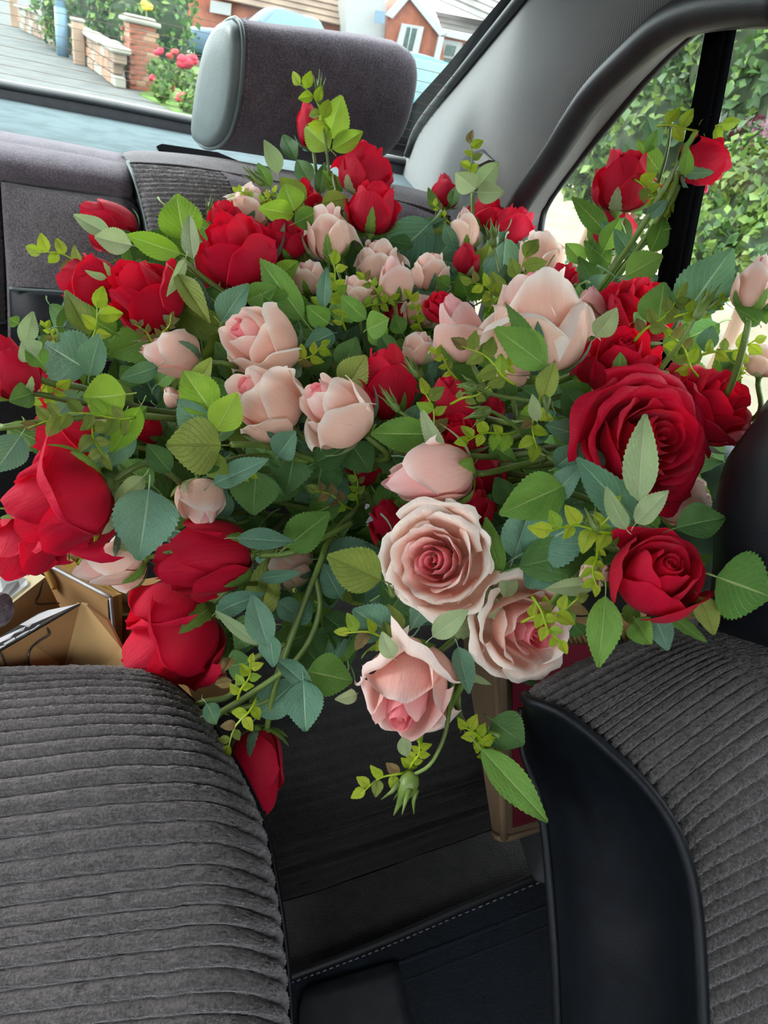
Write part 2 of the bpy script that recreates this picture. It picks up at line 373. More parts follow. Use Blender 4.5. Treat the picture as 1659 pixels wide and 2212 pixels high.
# ------------------------------------------------------------------ rear seat
rs = empty('rear_bench', (-.1, 1.0, .3), 'grey rear bench seat with corduroy panels, under and behind the roses', 'seat')
def YG(rows): return [[PY(x, y, Y) for (x, y, Y) in r] for r in rows]
# top roll of the middle backrest
roll = YG([[(-160, 268, 1.22), (0, 297, 1.22), (140, 322, 1.22), (268, 347, 1.22)],
           [(-160, 280, 1.12), (0, 312, 1.12), (140, 334, 1.12), (272, 358, 1.12)],
           [(-160, 312, 1.075), (0, 345, 1.075), (140, 366, 1.075), (276, 388, 1.075)],
           [(-160, 350, 1.08), (0, 384, 1.08), (140, 402, 1.08), (280, 422, 1.08)],
           [(-160, 364, 1.13), (0, 398, 1.13), (140, 414, 1.13), (282, 434, 1.13)]])
shell('backrest_roll', surf(roll, 26, 20), (0, .06, 0), M['velour'], rs)
pan = YG([[(2, 392, 1.10), (100, 408, 1.10), (200, 421, 1.10), (268, 428, 1.10), (290, 445, 1.12)],
          [(2, 402, 1.065), (100, 418, 1.06), (200, 432, 1.06), (276, 445, 1.065), (302, 460, 1.10)],
          [(8, 500, 1.04), (100, 512, 1.03), (200, 520, 1.03), (288, 530, 1.04), (318, 535, 1.09)],
          [(14, 600, 1.02), (100, 612, 1.01), (200, 620, 1.01), (292, 630, 1.02), (325, 635, 1.07)],
          [(18, 760, 1.0), (100, 770, .99), (200, 780, .99), (292, 780, 1.0), (325, 780, 1.05)]])
shell('armrest_panel', surf(pan, 30, 24), (0, .07, 0), M['velourL'], rs)
pk = YG([[(20, 622, 1.012), (70, 626, 1.0), (140, 630, 1.0), (240, 640, 1.0)], [(20, 634, 1.0), (70, 638, .986), (140, 642, .986), (240, 650, .986)], [(22, 690, .985), (70, 698, .97), (140, 700, .97), (240, 705, .97)], [(24, 770, .985), (70, 770, .97), (140, 770, .97), (240, 770, .97)]])
shell('vinyl_pocket', surf(pk, 16, 16), (0, .02, 0), M['black'], rs, label='black vinyl strip across the lower armrest')
mk('pocket_edge', *tube_geo(crs([PY(x, y, .995) for x, y in [(20, 623), (70, 627), (140, 631), (240, 641)]], 16), .0025, 6), M['vinyl'], rs)
# left outer backrest sliver
ls = YG([[(-200, 372, 1.07), (-60, 395, 1.05), (-4, 430, 1.07), (2, 434, 1.10)], [(-200, 520, 1.05), (-60, 530, 1.03), (2, 545, 1.05), (9, 550, 1.08)], [(-200, 700, 1.02), (-60, 700, 1.0), (8, 700, 1.02), (14, 700, 1.05)]])
def ridged(name, ctrl, n, m, phases, amp, back, mat, parent, umask=None, jag=.0006, sub=1, **k):
    G = surf(ctrl, n, m); N_ = nrm(G); 
    if (N_[n//2, m//2]@(EYE-G[n//2, m//2])) < 0: N_ = -N_
    ph = np.interp(np.linspace(0, len(phases)-1, n), range(len(phases)), phases)
    wob = np.zeros(m); 
    for q in range(5): wob += .035*np.sin(np.linspace(0, 30+23*q, m)+rng.random()*6)
    PH = ph[:, None]+wob[None, :]*.28
    h = amp*(np.abs(np.sin(pi*PH))**.5-1)
    if umask is not None: h = h*np.interp(np.linspace(0, 1, m), *umask)[None, :]
    h = h+nr.randn(n, m)*jag
    return shell(name, G+N_*h[:, :, None], back, mat, parent, **k)
ridged('corduroy_panel', ls, 90, 14, [0, 11, 22], .0035, (0, .06, 0), M['cord'], rs)
# right part of the backrest: smooth top, ribbed panel, smooth edge running behind the headrest
top = YG([[(266, 330, 1.21), (300, 325, 1.21), (390, 331, 1.21), (500, 345, 1.21), (640, 370, 1.21), (860, 400, 1.21), (960, 425, 1.21)],
          [(268, 336, 1.13), (302, 333, 1.13), (390, 340, 1.13), (500, 354, 1.13), (640, 380, 1.13), (860, 412, 1.13), (965, 440, 1.13)],
          [(276, 352, 1.085), (308, 352, 1.08), (392, 358, 1.075), (500, 375, 1.085), (640, 400, 1.09), (860, 435, 1.09), (975, 470, 1.10)]])
G = surf(top, 14, 60); shell('backrest_top', G, (0, .05, -.01), M['velourL'], rs)
rib = YG([[(276, 352, 1.085), (300, 352, 1.08), (350, 355, 1.077), (420, 362, 1.078), (478, 371, 1.083)],
          [(288, 385, 1.06), (310, 384, 1.056), (360, 384, 1.05), (432, 388, 1.05), (496, 394, 1.06)],
          [(305, 440, 1.04), (322, 438, 1.03), (370, 436, 1.025), (440, 438, 1.025), (504, 440, 1.035)],
          [(322, 520, 1.02), (335, 520, 1.01), (380, 520, 1.0), (450, 520, 1.0), (510, 520, 1.015)],
          [(335, 640, .99), (345, 640, .98), (385, 640, .975), (455, 640, .975), (512, 640, .99)]])
ridged('corduroy_panel', rib, 150, 50, [0, 3, 8, 15, 25], .0032, (0, .06, 0), M['cordLit'], rs, jag=.0005)
edge = YG([[(478, 371, 1.083), (530, 380, 1.09), (640, 400, 1.09), (860, 435, 1.09), (985, 475, 1.11)], [(496, 394, 1.06), (545, 405, 1.065), (650, 430, 1.07), (870, 465, 1.07), (1005, 505, 1.09)], [(504, 440, 1.04), (560, 450, 1.05), (660, 480, 1.05), (880, 520, 1.05), (1015, 560, 1.08)], [(512, 640, .99), (560, 640, 1.0), (660, 660, 1.0), (880, 680, 1.0), (1030, 700, 1.04)]])
shell('backrest_border', surf(edge, 24, 40), (0, .06, 0), M['velour'], rs)
side = YG([[(262, 336, 1.20), (270, 336, 1.15), (276, 350, 1.09)], [(268, 350, 1.19), (282, 366, 1.12), (291, 386, 1.062)], [(283, 420, 1.16), (298, 432, 1.09), (307, 440, 1.042)], [(300, 500, 1.13), (312, 510, 1.07), (324, 520, 1.022)], [(312, 620, 1.1), (325, 630, 1.04), (336, 640, .992)]])
shell('side_panel', surf(side, 30, 8), (.01, .01, 0), M['vinyl'], rs, label='grey green vinyl side of the backrest')
mk('piping', *tube_geo(crs([r[-1] for r in side], 30), .003, 7), M['vinyl'], rs)
# seat cushion in the shade
cz = .60
cush = [[Pz(380, 1180, cz+.03), Pz(700, 1150, cz+.03), Pz(1000, 1120, cz+.03), Pz(1260, 1090, cz+.03)],
        [Pz(420, 1500, cz), Pz(720, 1450, cz), Pz(1000, 1390, cz), Pz(1260, 1340, cz)],
        [Pz(480, 1800, cz-.005), Pz(740, 1735, cz-.005), Pz(1000, 1655, cz-.005), Pz(1260, 1580, cz-.005)],
        [Pz(490, 1845, cz-.03), Pz(750, 1775, cz-.03), Pz(1010, 1695, cz-.03), Pz(1260, 1620, cz-.03)],
        [Pz(495, 1848, cz-.03)+(0, 0, -.06), Pz(755, 1775, cz-.03)+(0, 0, -.06), Pz(1015, 1695, cz-.03)+(0, 0, -.06), Pz(1260, 1620, cz-.03)+(0, 0, -.06)]]
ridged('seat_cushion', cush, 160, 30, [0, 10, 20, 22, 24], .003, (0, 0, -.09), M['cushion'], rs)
bz = cz-.12
base = [[Pz(470, 1872, bz+.03), Pz(760, 1785, bz+.03), Pz(1060, 1690, bz+.03), Pz(1300, 1610, bz+.03)], [Pz(470, 1880, bz)+(0, 0, -.10), Pz(760, 1795, bz)+(0, 0, -.10), Pz(1060, 1700, bz)+(0, 0, -.10), Pz(1300, 1620, bz)+(0, 0, -.10)]]
shell('seat_base', surf(base, 8, 10), (.02, .25, 0), M['frit'], rs, label='black plastic front of the seat base')
# body of the bench below the boxes so that they stand on something
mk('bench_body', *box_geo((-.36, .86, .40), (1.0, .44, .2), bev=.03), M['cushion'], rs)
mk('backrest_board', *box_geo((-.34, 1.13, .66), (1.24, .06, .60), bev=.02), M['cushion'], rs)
# floor coverings
mat_o = empty('floor_mat', Pz(900, 2050, .30), 'dark blue carpet mat on the floor between the front seats', 'mat')
zf = .315
G = surf([[Pz(560, 2135, zf), Pz(800, 2045, zf), Pz(1000, 1960, zf), Pz(1260, 1850, zf)], [Pz(560, 2250, zf+.004), Pz(800, 2180, zf+.004), Pz(1000, 2110, zf+.004), Pz(1260, 2010, zf+.004)], [Pz(560, 2420, zf), Pz(800, 2420, zf), Pz(1000, 2420, zf), Pz(1260, 2420, zf)]], 20, 20)
shell('mat_body', G, (0, 0, -.014), M['mat'], mat_o)
M['stitch'] = simple('grey_stitching', (.25, .27, .3), .8)
mk('edge_binding', *tube_geo(crs([Pz(x, y, zf+.001) for x, y in [(560, 2135), (800, 2045), (1000, 1960), (1260, 1850)]], 20), .006, 8), M['rubber'], mat_o)
for k in range(44):
    s = k/43.; q = crs(np.array([(600, 2134), (800, 2059), (1000, 1974), (1220, 1884)], float), 44)
    a = Pz(*q[k], zf+.003); b = Pz(*(q[k]+(7, -3)), zf+.003)
    mk('stitch', *tube_geo([a, (a+b)/2, b], .0009, 4), M['stitch'], mat_o)
for dy in (60, 105):
    mk('seam', *tube_geo(crs([Pz(x, y+dy, zf+.002) for x, y in [(700, 2090), (800, 2045), (1000, 1968), (1200, 1890)]], 20), .003, 6), M['mat'], mat_o)
hb = mk('mat_patch', *bmesh_box(.10, .07, .008, .004), M['plastic'], None)
bpy.data.objects.remove(hb)
G = surf([[Pz(648, 2165, zf+.012), Pz(665, 2135, zf+.014), Pz(740, 2110, zf+.014), Pz(860, 2075, zf+.012)], [Pz(640, 2300, zf+.012), Pz(690, 2300, zf+.014), Pz(780, 2280, zf+.014), Pz(900, 2270, zf+.012)], [Pz(640, 2400, zf+.012), Pz(690, 2400, zf+.014), Pz(780, 2400, zf+.014), Pz(900, 2400, zf+.012)]], 12, 16)
shell('heel_pad', G, (0, 0, -.012), M['plastic'], mat_o, label='black pad with a rounded corner')
# ------------------------------------------------------------------ headrest of the rear seat
hr = empty('rear_headrest', P(660, 350, 1.02), 'grey purple velour headrest with pale vinyl end caps above the rear seat', 'headrest')
al = radians(24)
nC = np.array([-cos(al), -sin(al), -.05]); e_ = np.array([cos(al), sin(al), .03]); e_ /= np.linalg.norm(e_)
pC = P(482, 190, .99)
def cap(px, py): r = ray(px, py); return EYE+r*(((pC-EYE)@nC)/(r@nC))
prof_px = [(507, 38), (519, 52), (524, 85), (523, 140), (518, 200), (509, 250), (496, 290), (476, 314), (452, 321), (431, 312), (424, 290), (427, 250), (433, 205), (443, 150), (455, 100), (472, 64), (490, 44)]
pr = crs(np.array(prof_px+prof_px[:1], float), 65)[:-1]
pr = np.array([cap(*q) for q in pr]); cc = pr.mean(0)
def hsec(s, sc): return cc+(pr-cc)*np.asarray(sc)+e_*s
Lh = .298
secs = [(0.0, .985), (.004, 1.0), (.05, 1.015), (.12, 1.07), (.2, 1.12), (.25, 1.12), (.275, 1.06), (.29, .97), (.30, .85), (.304, .6)]
v = np.concatenate([hsec(a, b) for a, b in secs]); m_ = len(pr)
f = list(gridf(len(secs), m_, True)); f.append(tuple((len(secs)-1)*m_+q for q in range(m_))[::-1]); f.append(tuple(range(m_)))
mk('headrest_body', v, [tuple(reversed(q)) for q in f], M['velour'], hr)
secs = [(.002, .97), (-.004, .965), (-.011, .93), (-.014, .82), (-.0155, .5), (-.016, .1)]
v = np.concatenate([hsec(a, b) for a, b in secs]); f = list(gridf(len(secs), m_, True)); f.append(tuple((len(secs)-1)*m_+q for q in range(m_)))
mk('end_cap', v, f, M['vinyl'], hr, label='pale grey green vinyl end cap')
pp = hsec(.001, .995); mk('piping', *tube_geo(np.concatenate([pp, pp[:2]]), .0032, 7), M['vinyl'], hr)
M['thread'] = simple('pale_thread', (.22, .21, .23), .8)
pp = hsec(.009, 1.004)
for q in range(0, m_, 1):
    a = pp[q]; b = a+(pp[(q+1) % m_]-a)*.55
    mk('stitch', *tube_geo([a, (a+b)/2, b], .0007, 4), M['thread'], hr)
M['steel'] = simple('dark_steel_post', (.05, .05, .055), .3, metal=.8)
for s in (.1, .2):
    p_ = cc+e_*s; mk('post', *tube_geo([p_+(0, 0, -.10), p_+(0, 0, -.15), p_+(0, 0, -.26)], .006, 10), M['steel'], hr)
# ------------------------------------------------------------------ front seats
fs = empty('front_seat', P(250, 2200, .6), 'grey corduroy front seat with wide horizontal ribs, lower left', 'seat', 'front seats')
def D3(rows): return [[P(*q) for q in r] for r in rows]
rows = [[(-190, 1452, .70), (0, 1440, .70), (150, 1437, .70), (290, 1440, .70), (340, 1452, .71), (365, 1470, .74)],
        [(-190, 1462, .64), (0, 1446, .645), (150, 1444, .645), (300, 1450, .645), (362, 1470, .665), (392, 1494, .70)],
        [(-190, 1500, .605), (0, 1489, .605), (190, 1478, .605), (330, 1484, .61), (410, 1512, .635), (440, 1540, .68)],
        [(-190, 1558, .57), (0, 1548, .57), (200, 1535, .57), (370, 1540, .578), (452, 1572, .60), (482, 1606, .65)],
        [(-190, 1648, .54), (0, 1638, .54), (250, 1612, .54), (420, 1618, .55), (502, 1652, .573), (532, 1690, .62)],
        [(-190, 1775, .515), (0, 1763, .515), (250, 1735, .515), (445, 1728, .523), (548, 1760, .545), (574, 1790, .60)],
        [(-190, 1930, .50), (0, 1915, .50), (250, 1885, .50), (460, 1868, .505), (573, 1893, .53), (600, 1925, .58)],
        [(-190, 2065, .485), (0, 2050, .485), (250, 2020, .485), (470, 2000, .49), (592, 2020, .515), (617, 2050, .57)],
        [(-190, 2215, .47), (0, 2200, .47), (250, 2170, .47), (475, 2150, .477), (603, 2165, .50), (628, 2195, .56)],
        [(-190, 2420, .455), (0, 2400, .455), (250, 2370, .455), (480, 2350, .46), (612, 2370, .485), (636, 2400, .545)],
        [(-190, 2980, .43), (0, 2960, .43), (250, 2930, .43), (490, 2900, .435), (625, 2920, .455), (650, 2950, .51)]]
rows = [[(r[0][0]-330, r[0][1]+(50 if i < 2 else 45), r[0][2]+.02)]+r for i, r in enumerate(rows)]
ridged('backrest', D3(rows), 600, 120, [0, 2, 5, 8, 11, 14, 17, 20, 23, 26.6, 36], .0080, (-.01, .05, -.12), M['cord'], fs, umask=([0, .83, .975, 1], [1, 1, .8, .3]), jag=.0006)
hp = crs([P(-420, 1270, .60), P(-300, 1290, .60), P(-120, 1306, .60), P(-30, 1316, .60), P(2, 1319, .60), P(14, 1320, .60), P(21, 1320, .60), P(24, 1321, .60)], 40)
hrad = np.interp(np.linspace(0, 7, 40), range(8), [.012, .018, .018, .0175, .015, .0115, .007, .001])
v, f = tube_geo(hp, hrad, 20); mk('headrest', v+nr.randn(len(v), 1)*.0003, f, M['velour'], fs, label='fuzzy dark end of the headrest')
mk('headrest_post', *tube_geo([P(-160, 1310, .61), P(-165, 1390, .63), P(-170, 1500, .66)], .006, 8), M['steel'], fs)
mk('piping', *tube_geo(crs([P(r[-1][0]+1, r[-1][1], r[-1][2]-.004) for r in rows], 60), .0026, 7), M['black'], fs, label='black piping along the edge')
f2 = empty('front_seat', P(1400, 2200, .5), 'front seat with black leather side, grey ribbed front and piping, lower right', 'seat', 'front seats')
rows = [[(1137, 1500, .53), (1150, 1478, .53), (1215, 1440, .545), (1330, 1392, .565), (1450, 1352, .58), (1620, 1300, .60)],
        [(1140, 1513, .505), (1165, 1492, .506), (1235, 1452, .515), (1338, 1405, .53), (1440, 1368, .545), (1640, 1318, .57)],
        [(1180, 1524, .490), (1222, 1500, .492), (1326, 1444, .50), (1420, 1398, .512), (1500, 1372, .525), (1670, 1330, .55)],
        [(1222, 1545, .480), (1262, 1520, .482), (1340, 1475, .488), (1437, 1421, .50), (1530, 1385, .515), (1700, 1340, .54)],
        [(1272, 1583, .472), (1310, 1558, .474), (1385, 1506, .48), (1480, 1446, .492), (1572, 1405, .508), (1735, 1365, .53)],
        [(1322, 1626, .465), (1352, 1600, .467), (1425, 1546, .473), (1520, 1480, .485), (1612, 1432, .50), (1770, 1400, .52)],
        [(1401, 1706, .452), (1435, 1675, .454), (1516, 1612, .46), (1600, 1552, .472), (1690, 1494, .487), (1810, 1450, .505)],
        [(1457, 1790, .442), (1490, 1758, .444), (1570, 1695, .45), (1659, 1632, .462), (1740, 1590, .475), (1850, 1540, .49)],
        [(1490, 1882, .434), (1520, 1855, .436), (1590, 1812, .442), (1680, 1764, .453), (1760, 1722, .466), (1860, 1680, .48)],
        [(1506, 1980, .428), (1535, 1958, .43), (1600, 1926, .436), (1690, 1884, .446), (1770, 1850, .458), (1870, 1810, .47)],
        [(1514, 2100, .42), (1545, 2080, .422), (1610, 2050, .428), (1690, 2014, .438), (1780, 1980, .45), (1880, 1940, .462)],
        [(1520, 2240, .412), (1550, 2222, .414), (1615, 2196, .42), (1700, 2160, .43), (1790, 2130, .44), (1890, 2090, .452)],
        [(1526, 2400, .404), (1556, 2385, .406), (1620, 2360, .412), (1705, 2330, .42), (1795, 2300, .43), (1895, 2270, .44)]]
ridged('backrest', D3(rows), 520, 110, [0, 1, 3, 5, 8, 11, 15, 18, 21, 24, 27.5, 31, 34], .005, (.09, .05, -.05), M['cordD'], f2, umask=([0, .06, .72, .80, 1], [.5, 1, 1, 0, 0]), jag=.0005)
lead = [[(1137, 1502, .53), (1132, 1512, .56), (1130, 1520, .60), (1129, 1530, .63)],
        [(1142, 1514, .505), (1135, 1535, .54), (1130, 1560, .58), (1129, 1580, .62)],
        [(1222, 1547, .480), (1190, 1572, .52), (1155, 1605, .565), (1133, 1625, .61)],
        [(1322, 1628, .465), (1265, 1640, .51), (1190, 1655, .56), (1146, 1665, .60)],
        [(1401, 1708, .452), (1330, 1715, .50), (1220, 1720, .55), (1166, 1725, .59)],
        [(1457, 1792, .442), (1370, 1795, .49), (1240, 1795, .54), (1177, 1795, .58)],
        [(1490, 1884, .434), (1400, 1890, .48), (1255, 1885, .53), (1186, 1885, .57)],
        [(1506, 1982, .428), (1412, 1985, .475), (1265, 1985, .52), (1194, 1985, .56)],
        [(1514, 2102, .42), (1420, 2100, .465), (1270, 2100, .51), (1201, 2100, .55)],
        [(1526, 2400, .404), (1430, 2400, .45), (1280, 2400, .49), (1212, 2400, .53)]]
shell('side_panel', surf(D3(lead), 60, 24), (.05, .03, -.01), M['black'], f2, label='black leather side panel')
mk('piping', *tube_geo(crs([P(*r[0][:2], r[0][2]-.003) for r in lead], 70), .0042, 9), M['black'], f2, label='black piping along the ribbed front')
mk('piping', *tube_geo(crs([P(*r[-1][:2], r[-1][2]-.003) for r in lead], 60), .0042, 9), M['black'], f2, label='black piping along the rear edge of the side')
hd = [[(1660, 872, .50), (1640, 890, .47), (1690, 870, .44), (1760, 860, .44), (1860, 850, .46)],
      [(1612, 935, .51), (1620, 940, .465), (1680, 930, .43), (1760, 920, .43), (1870, 910, .45)],
      [(1566, 1000, .52), (1580, 1010, .465), (1660, 1005, .425), (1760, 1000, .42), (1880, 990, .44)],
      [(1543, 1100, .525), (1560, 1110, .465), (1650, 1110, .425), (1760, 1110, .42), (1880, 1100, .44)],
      [(1540, 1200, .525), (1558, 1210, .465), (1650, 1220, .43), (1760, 1220, .425), (1880, 1210, .44)],
      [(1530, 1300, .53), (1552, 1302, .475), (1640, 1320, .44), (1760, 1330, .435), (1880, 1330, .45)],
      [(1508, 1345, .545), (1545, 1352, .50), (1630, 1378, .475), (1760, 1410, .47), (1880, 1420, .48)],
      [(1520, 1360, .57), (1550, 1365, .54), (1630, 1390, .52), (1760, 1425, .51), (1880, 1435, .52)]]
shell('headrest', surf(D3(hd), 50, 30), (.05, .05, 0), M['black'], f2, label='black leather headrest')
# ------------------------------------------------------------------ cardboard boxes
M['card'] = simple('brown_cardboard', (.30, .165, .06), .8, .25, 160, .12)
M['cardL'] = simple('pale_cardboard', (.42, .27, .11), .8, .25, 160, .1)
M['cream'] = simple('cream_card', (.66, .58, .36), .6, .1, 100, .05)
M['gold'] = simple('golden_card', (.55, .32, .07), .5, .1, 100, .1)
M['white'] = simple('white_label', (.75, .78, .78), .5, var=.03)
M['print'] = simple('black_glossy_print', (.02, .02, .022), .25, var=.1)
M['redprint'] = simple('dark_red_print', (.11, .003, .012), .4, var=.15)
M['greyprint'] = simple('grey_print', (.42, .42, .44), .4, var=.3)
def panel(name, q, th, mat, parent, **k):                          # sheet of card: 4+ (px,py,d) corners with thickness
    p = np.array([P(*a) for a in q]); n = np.cross(p[1]-p[0], p[2]-p[0]); n /= np.linalg.norm(n)
    if n@(EYE-p[0]) > 0: n = -n
    return prism(p, n*th, name, mat, parent, **k)
bx = empty('open_carton', P(150, 1480, .72), 'open brown cardboard carton with a black printed flap, behind the left front seat', 'box')
panel('wall', [(173, 1305, .70), (137, 1450, .72), (120, 1540, .735), (-120, 1600, .665), (-120, 1475, .645)], .004, M['card'], bx)
panel('wall', [(173, 1305, .70), (187, 1308, .70), (232, 1341, .705), (262, 1400, .70), (292, 1500, .70), (120, 1540, .735), (137, 1450, .72)], .004, M['cardL'], bx)
panel('flap', [(173, 1304, .699), (100, 1318, .71), (82, 1325, .712), (38, 1352, .70), (-120, 1448, .66), (-120, 1474, .644)], .003, M['print'], bx, label='flap with a black glossy print')
panel('printed_patch', [(167, 1305, .697), (104, 1318, .706), (84, 1326, .708), (42, 1350, .697), (60, 1352, .692)], .001, M['greyprint'], bx, label='grey print on the flap')
panel('slot_flap', [(103, 1382, .6985), (82, 1386, .69), (66, 1402, .685), (60, 1420, .683), (66, 1460, .69), (140, 1460, .72)], .002, M['cardL'], bx)
tube('slot_edge', [P(100, 1352, .688), P(106, 1370, .69), P(86, 1384, .686), (P(68, 1400, .681)), P(61, 1420, .679), P(66, 1452, .683)], .0012, M['print'], bx, 5, 24)
tube('slot_edge', [P(0, 1410, .664), P(8, 1425, .666), P(14, 1445, .67)], .0012, M['print'], bx, 5, 8)
M['ink'] = simple('white_ink', (.8, .8, .84), .4, var=.02)
# two lines of white print on the flap: a large word mark reaching out of the frame and a line of small letters
for q in ([(0, 1378, .6715), (72, 1345, .690), (62, 1355, .687), (56, 1353, .686), (50, 1362, .684), (30, 1369, .678), (22, 1379, .675), (0, 1388, .669), (-40, 1408, .66), (-40, 1396, .662)],):
    panel('word_mark', [(a, b, c-.0015) for a, b, c in q], .0006, M['ink'], bx)
for i, q in enumerate([[(-30, 1412), (0, 1401), (11, 1395), (12, 1393), (2, 1396), (-30, 1408)], [(7, 1391), (30, 1377), (34, 1379), (31, 1382), (12, 1393)], [(34, 1377), (52, 1366), (64, 1361), (62, 1364), (50, 1371), (36, 1379)], [(64, 1362), (74, 1357), (82, 1350), (87, 1349), (82, 1353), (72, 1360), (66, 1363)]]):
    mid = sum(x for x, _ in q)/len(q)
    panel('small_print', [(x, y, .6635+.00023*x-.0012) for x, y in q], .0005, M['ink'], bx)
bl = empty('labelled_carton', P(60, 1290, .78), 'brown carton with a cream lid and white label, at the left frame edge', 'box')
panel('lid', [(-120, 1262, .74), (-60, 1238, .77), (3, 1231, .79), (63, 1226, .81), (98, 1246, .80), (17, 1310, .75), (-60, 1370, .72)], .006, M['cream'], bl)
panel('label', [(-60, 1280, .74), (0, 1249, .768), (24, 1236, .783), (58, 1251, .788), (60, 1262, .782), (12, 1300, .752), (-40, 1335, .73)], .001, M['white'], bl)
panel('label_print', [(14, 1262, .766), (40, 1254, .777), (42, 1266, .774), (12, 1290, .755), (0, 1284, .754)], .0006, M['greyprint'], bl, label='pale grey print on the label')
panel('wall', [(98, 1247, .80), (130, 1312, .83), (130, 1400, .84), (-60, 1480, .76), (-60, 1372, .72), (17, 1311, .75)], .005, M['card'], bl)
tube('score_line', [P(92, 1256, .797), P(86, 1282, .793), P(80, 1304, .79), P(128, 1303, .823)], .001, M['print'], bl, 5, 20)
bb = empty('picture_frame_box', P(180, 1330, .84), 'brown box with silver edging and golden sides, behind the open carton', 'box')
panel('front_face', [(95, 1217, .84), (238, 1293, .80), (244, 1400, .82), (110, 1400, .86)], .012, M['card'], bb)
tube('silver_edge', [P(95, 1216, .838), P(160, 1250, .82), P(239, 1291, .797)], .0022, M['greyprint'], bb, 6, 10)
tube('silver_edge', [P(239, 1291, .797), P(243, 1330, .803), P(246, 1370, .81)], .0022, M['greyprint'], bb, 6, 10)
panel('black_edge', [(232, 1296, .797), (238, 1294, .796), (243, 1360, .808), (236, 1360, .81)], .001, M['print'], bb)
panel('golden_top', [(97, 1215, .845), (122, 1205, .88), (142, 1222, .87), (240, 1290, .80), (262, 1283, .82), (150, 1205, .90)], .006, M['gold'], bb, label='golden yellow top side')
panel('golden_side', [(240, 1290, .80), (264, 1282, .82), (265, 1390, .84), (246, 1390, .82)], .006, M['gold'], bb, label='golden yellow right side')
tube('tape', [P(93, 1222, .833), P(104, 1240, .832), P(113, 1255, .833), P(119, 1272, .835)], .004, M['gold'], bb, 6, 10)
b4 = empty('plain_carton', P(290, 1350, .88), 'plain brown carton mostly hidden behind two red roses', 'box')
panel('wall', [(264, 1272, .87), (330, 1262, .86), (345, 1480, .88), (266, 1480, .90)], .05, M['card'], b4)
panel('wall', [(200, 1330, .86), (350, 1330, .80), (420, 1520, .80), (200, 1520, .84)], .01, M['card'], b4)
panel('wall', [(400, 1440, .80), (480, 1420, .82), (500, 1500, .82), (420, 1520, .80)], .01, M['card'], b4)
panel('wall', [(92, 1190, .90), (170, 1200, .90), (160, 1230, .91), (110, 1212, .90)], .05, M['card'], b4)
# carton between the seats, with its dark red printed face
M['cardShade'] = simple('shade_darkened_cardboard', (.13, .085, .045), .85, .25, 160, .12)  # cardboard darkened in its colour because this carton stands in shade
b5 = empty('red_print_carton', P(1090, 1810, .70), 'tall brown carton with a dark red printed side, behind the right front seat', 'box')
panel('wall', [(1071, 1380, .66), (1089, 1812, .70), (1064, 1797, .735), (1000, 1380, .72)], .004, M['cardShade'], b5)
panel('wall', [(1071, 1380, .66), (1089, 1812, .70), (1290, 1752, .80), (1330, 1340, .76)], .004, M['cardShade'], b5)
panel('red_print', [(1106, 1372, .667), (1110, 1788, .7045), (1290, 1733, .79), (1330, 1330, .755)], .001, M['redprint'], b5, label='dark red print')
tube('corner_edge', [P(1071, 1380, .659), P(1080, 1600, .679), P(1089, 1812, .699)], .004, M['cardShade'], b5, 8, 8)
tube('bottom_edge', [P(1064, 1799, .735), P(1089, 1813, .699), P(1172, 1789, .738), P(1290, 1754, .795)], .003, M['cardShade'], b5, 6, 12)
M['fadedred'] = simple('faded_red_ink', (.35, .05, .07), .5)
tube('print_outline', [P(1132, 1748, .704), P(1137, 1757, .707), P(1160, 1752, .718), P(1184, 1742, .73), P(1183, 1736, .728)], .001, M['fadedred'], b5, 5, 20)
tube('print_outline', [P(1155, 1690, .703), P(1168, 1700, .712), P(1178, 1720, .72)], .0014, M['fadedred'], b5, 5, 10)
b6 = empty('corrugated_tray', P(1300, 1400, .62), 'strip of corrugated cardboard tray below the red rose by the right headrest', 'tray')
tr = surf(D3([[(1215, 1350, .60), (1300, 1348, .60), (1420, 1330, .60), (1520, 1310, .60)], [(1215, 1392, .59), (1300, 1390, .59), (1420, 1368, .59), (1520, 1345, .59)]]), 4, 10)
shell('tray_wall', tr, (0, .01, 0), M['card'], b6)
for k in range(30):
    s = k/29.; x = 1215+305*s; y0 = 1375-30*s*s; 
    mk('flute', *tube_geo([P(x, y0-10, .588), P(x+5, y0+4, .586), P(x+10, y0+14, .586)], .0016, 5), M['cardL'], b6)
# ------------------------------------------------------------------ roses
def sst(x, a, b): t = np.clip((x-a)/(b-a), 0, 1); return t*t*(3-2*t)
KN = dict(half=13, open=20, bud=8)
def profile(kind, t, H0, r):
    if kind == 'half':
        Rm = .30+.64*t; H = H0*(.88+.12*sin(pi*min(1, t*1.1))) - H0*(.10*t*t+r.uniform(0, .16)*(t > .5)); Rt = Rm*(.60+.36*t); curl = .03+.16*t**1.3; ha = 1.3-.48*t
    elif kind == 'open':
        Rm = .20+.58*t; H = H0*(.90+.10*sin(pi*min(1, t*1.3))) - .42*t**1.4; Rt = .17+.74*t; curl = .03+.13*t; ha = 1.05-.25*t
    else:
        Rm = .46+.46*t; H = H0*(1.0-.03*t) - H0*.52*max(0, t-.5); Rt = Rm*(.22+.58*t*t); curl = .01+.11*t**3; ha = 1.55-.3*t
    return Rm, H*(1+r.uniform(-.03, .03)), Rt, curl*r.uniform(.7, 1.35), ha*r.uniform(.92, 1.06)
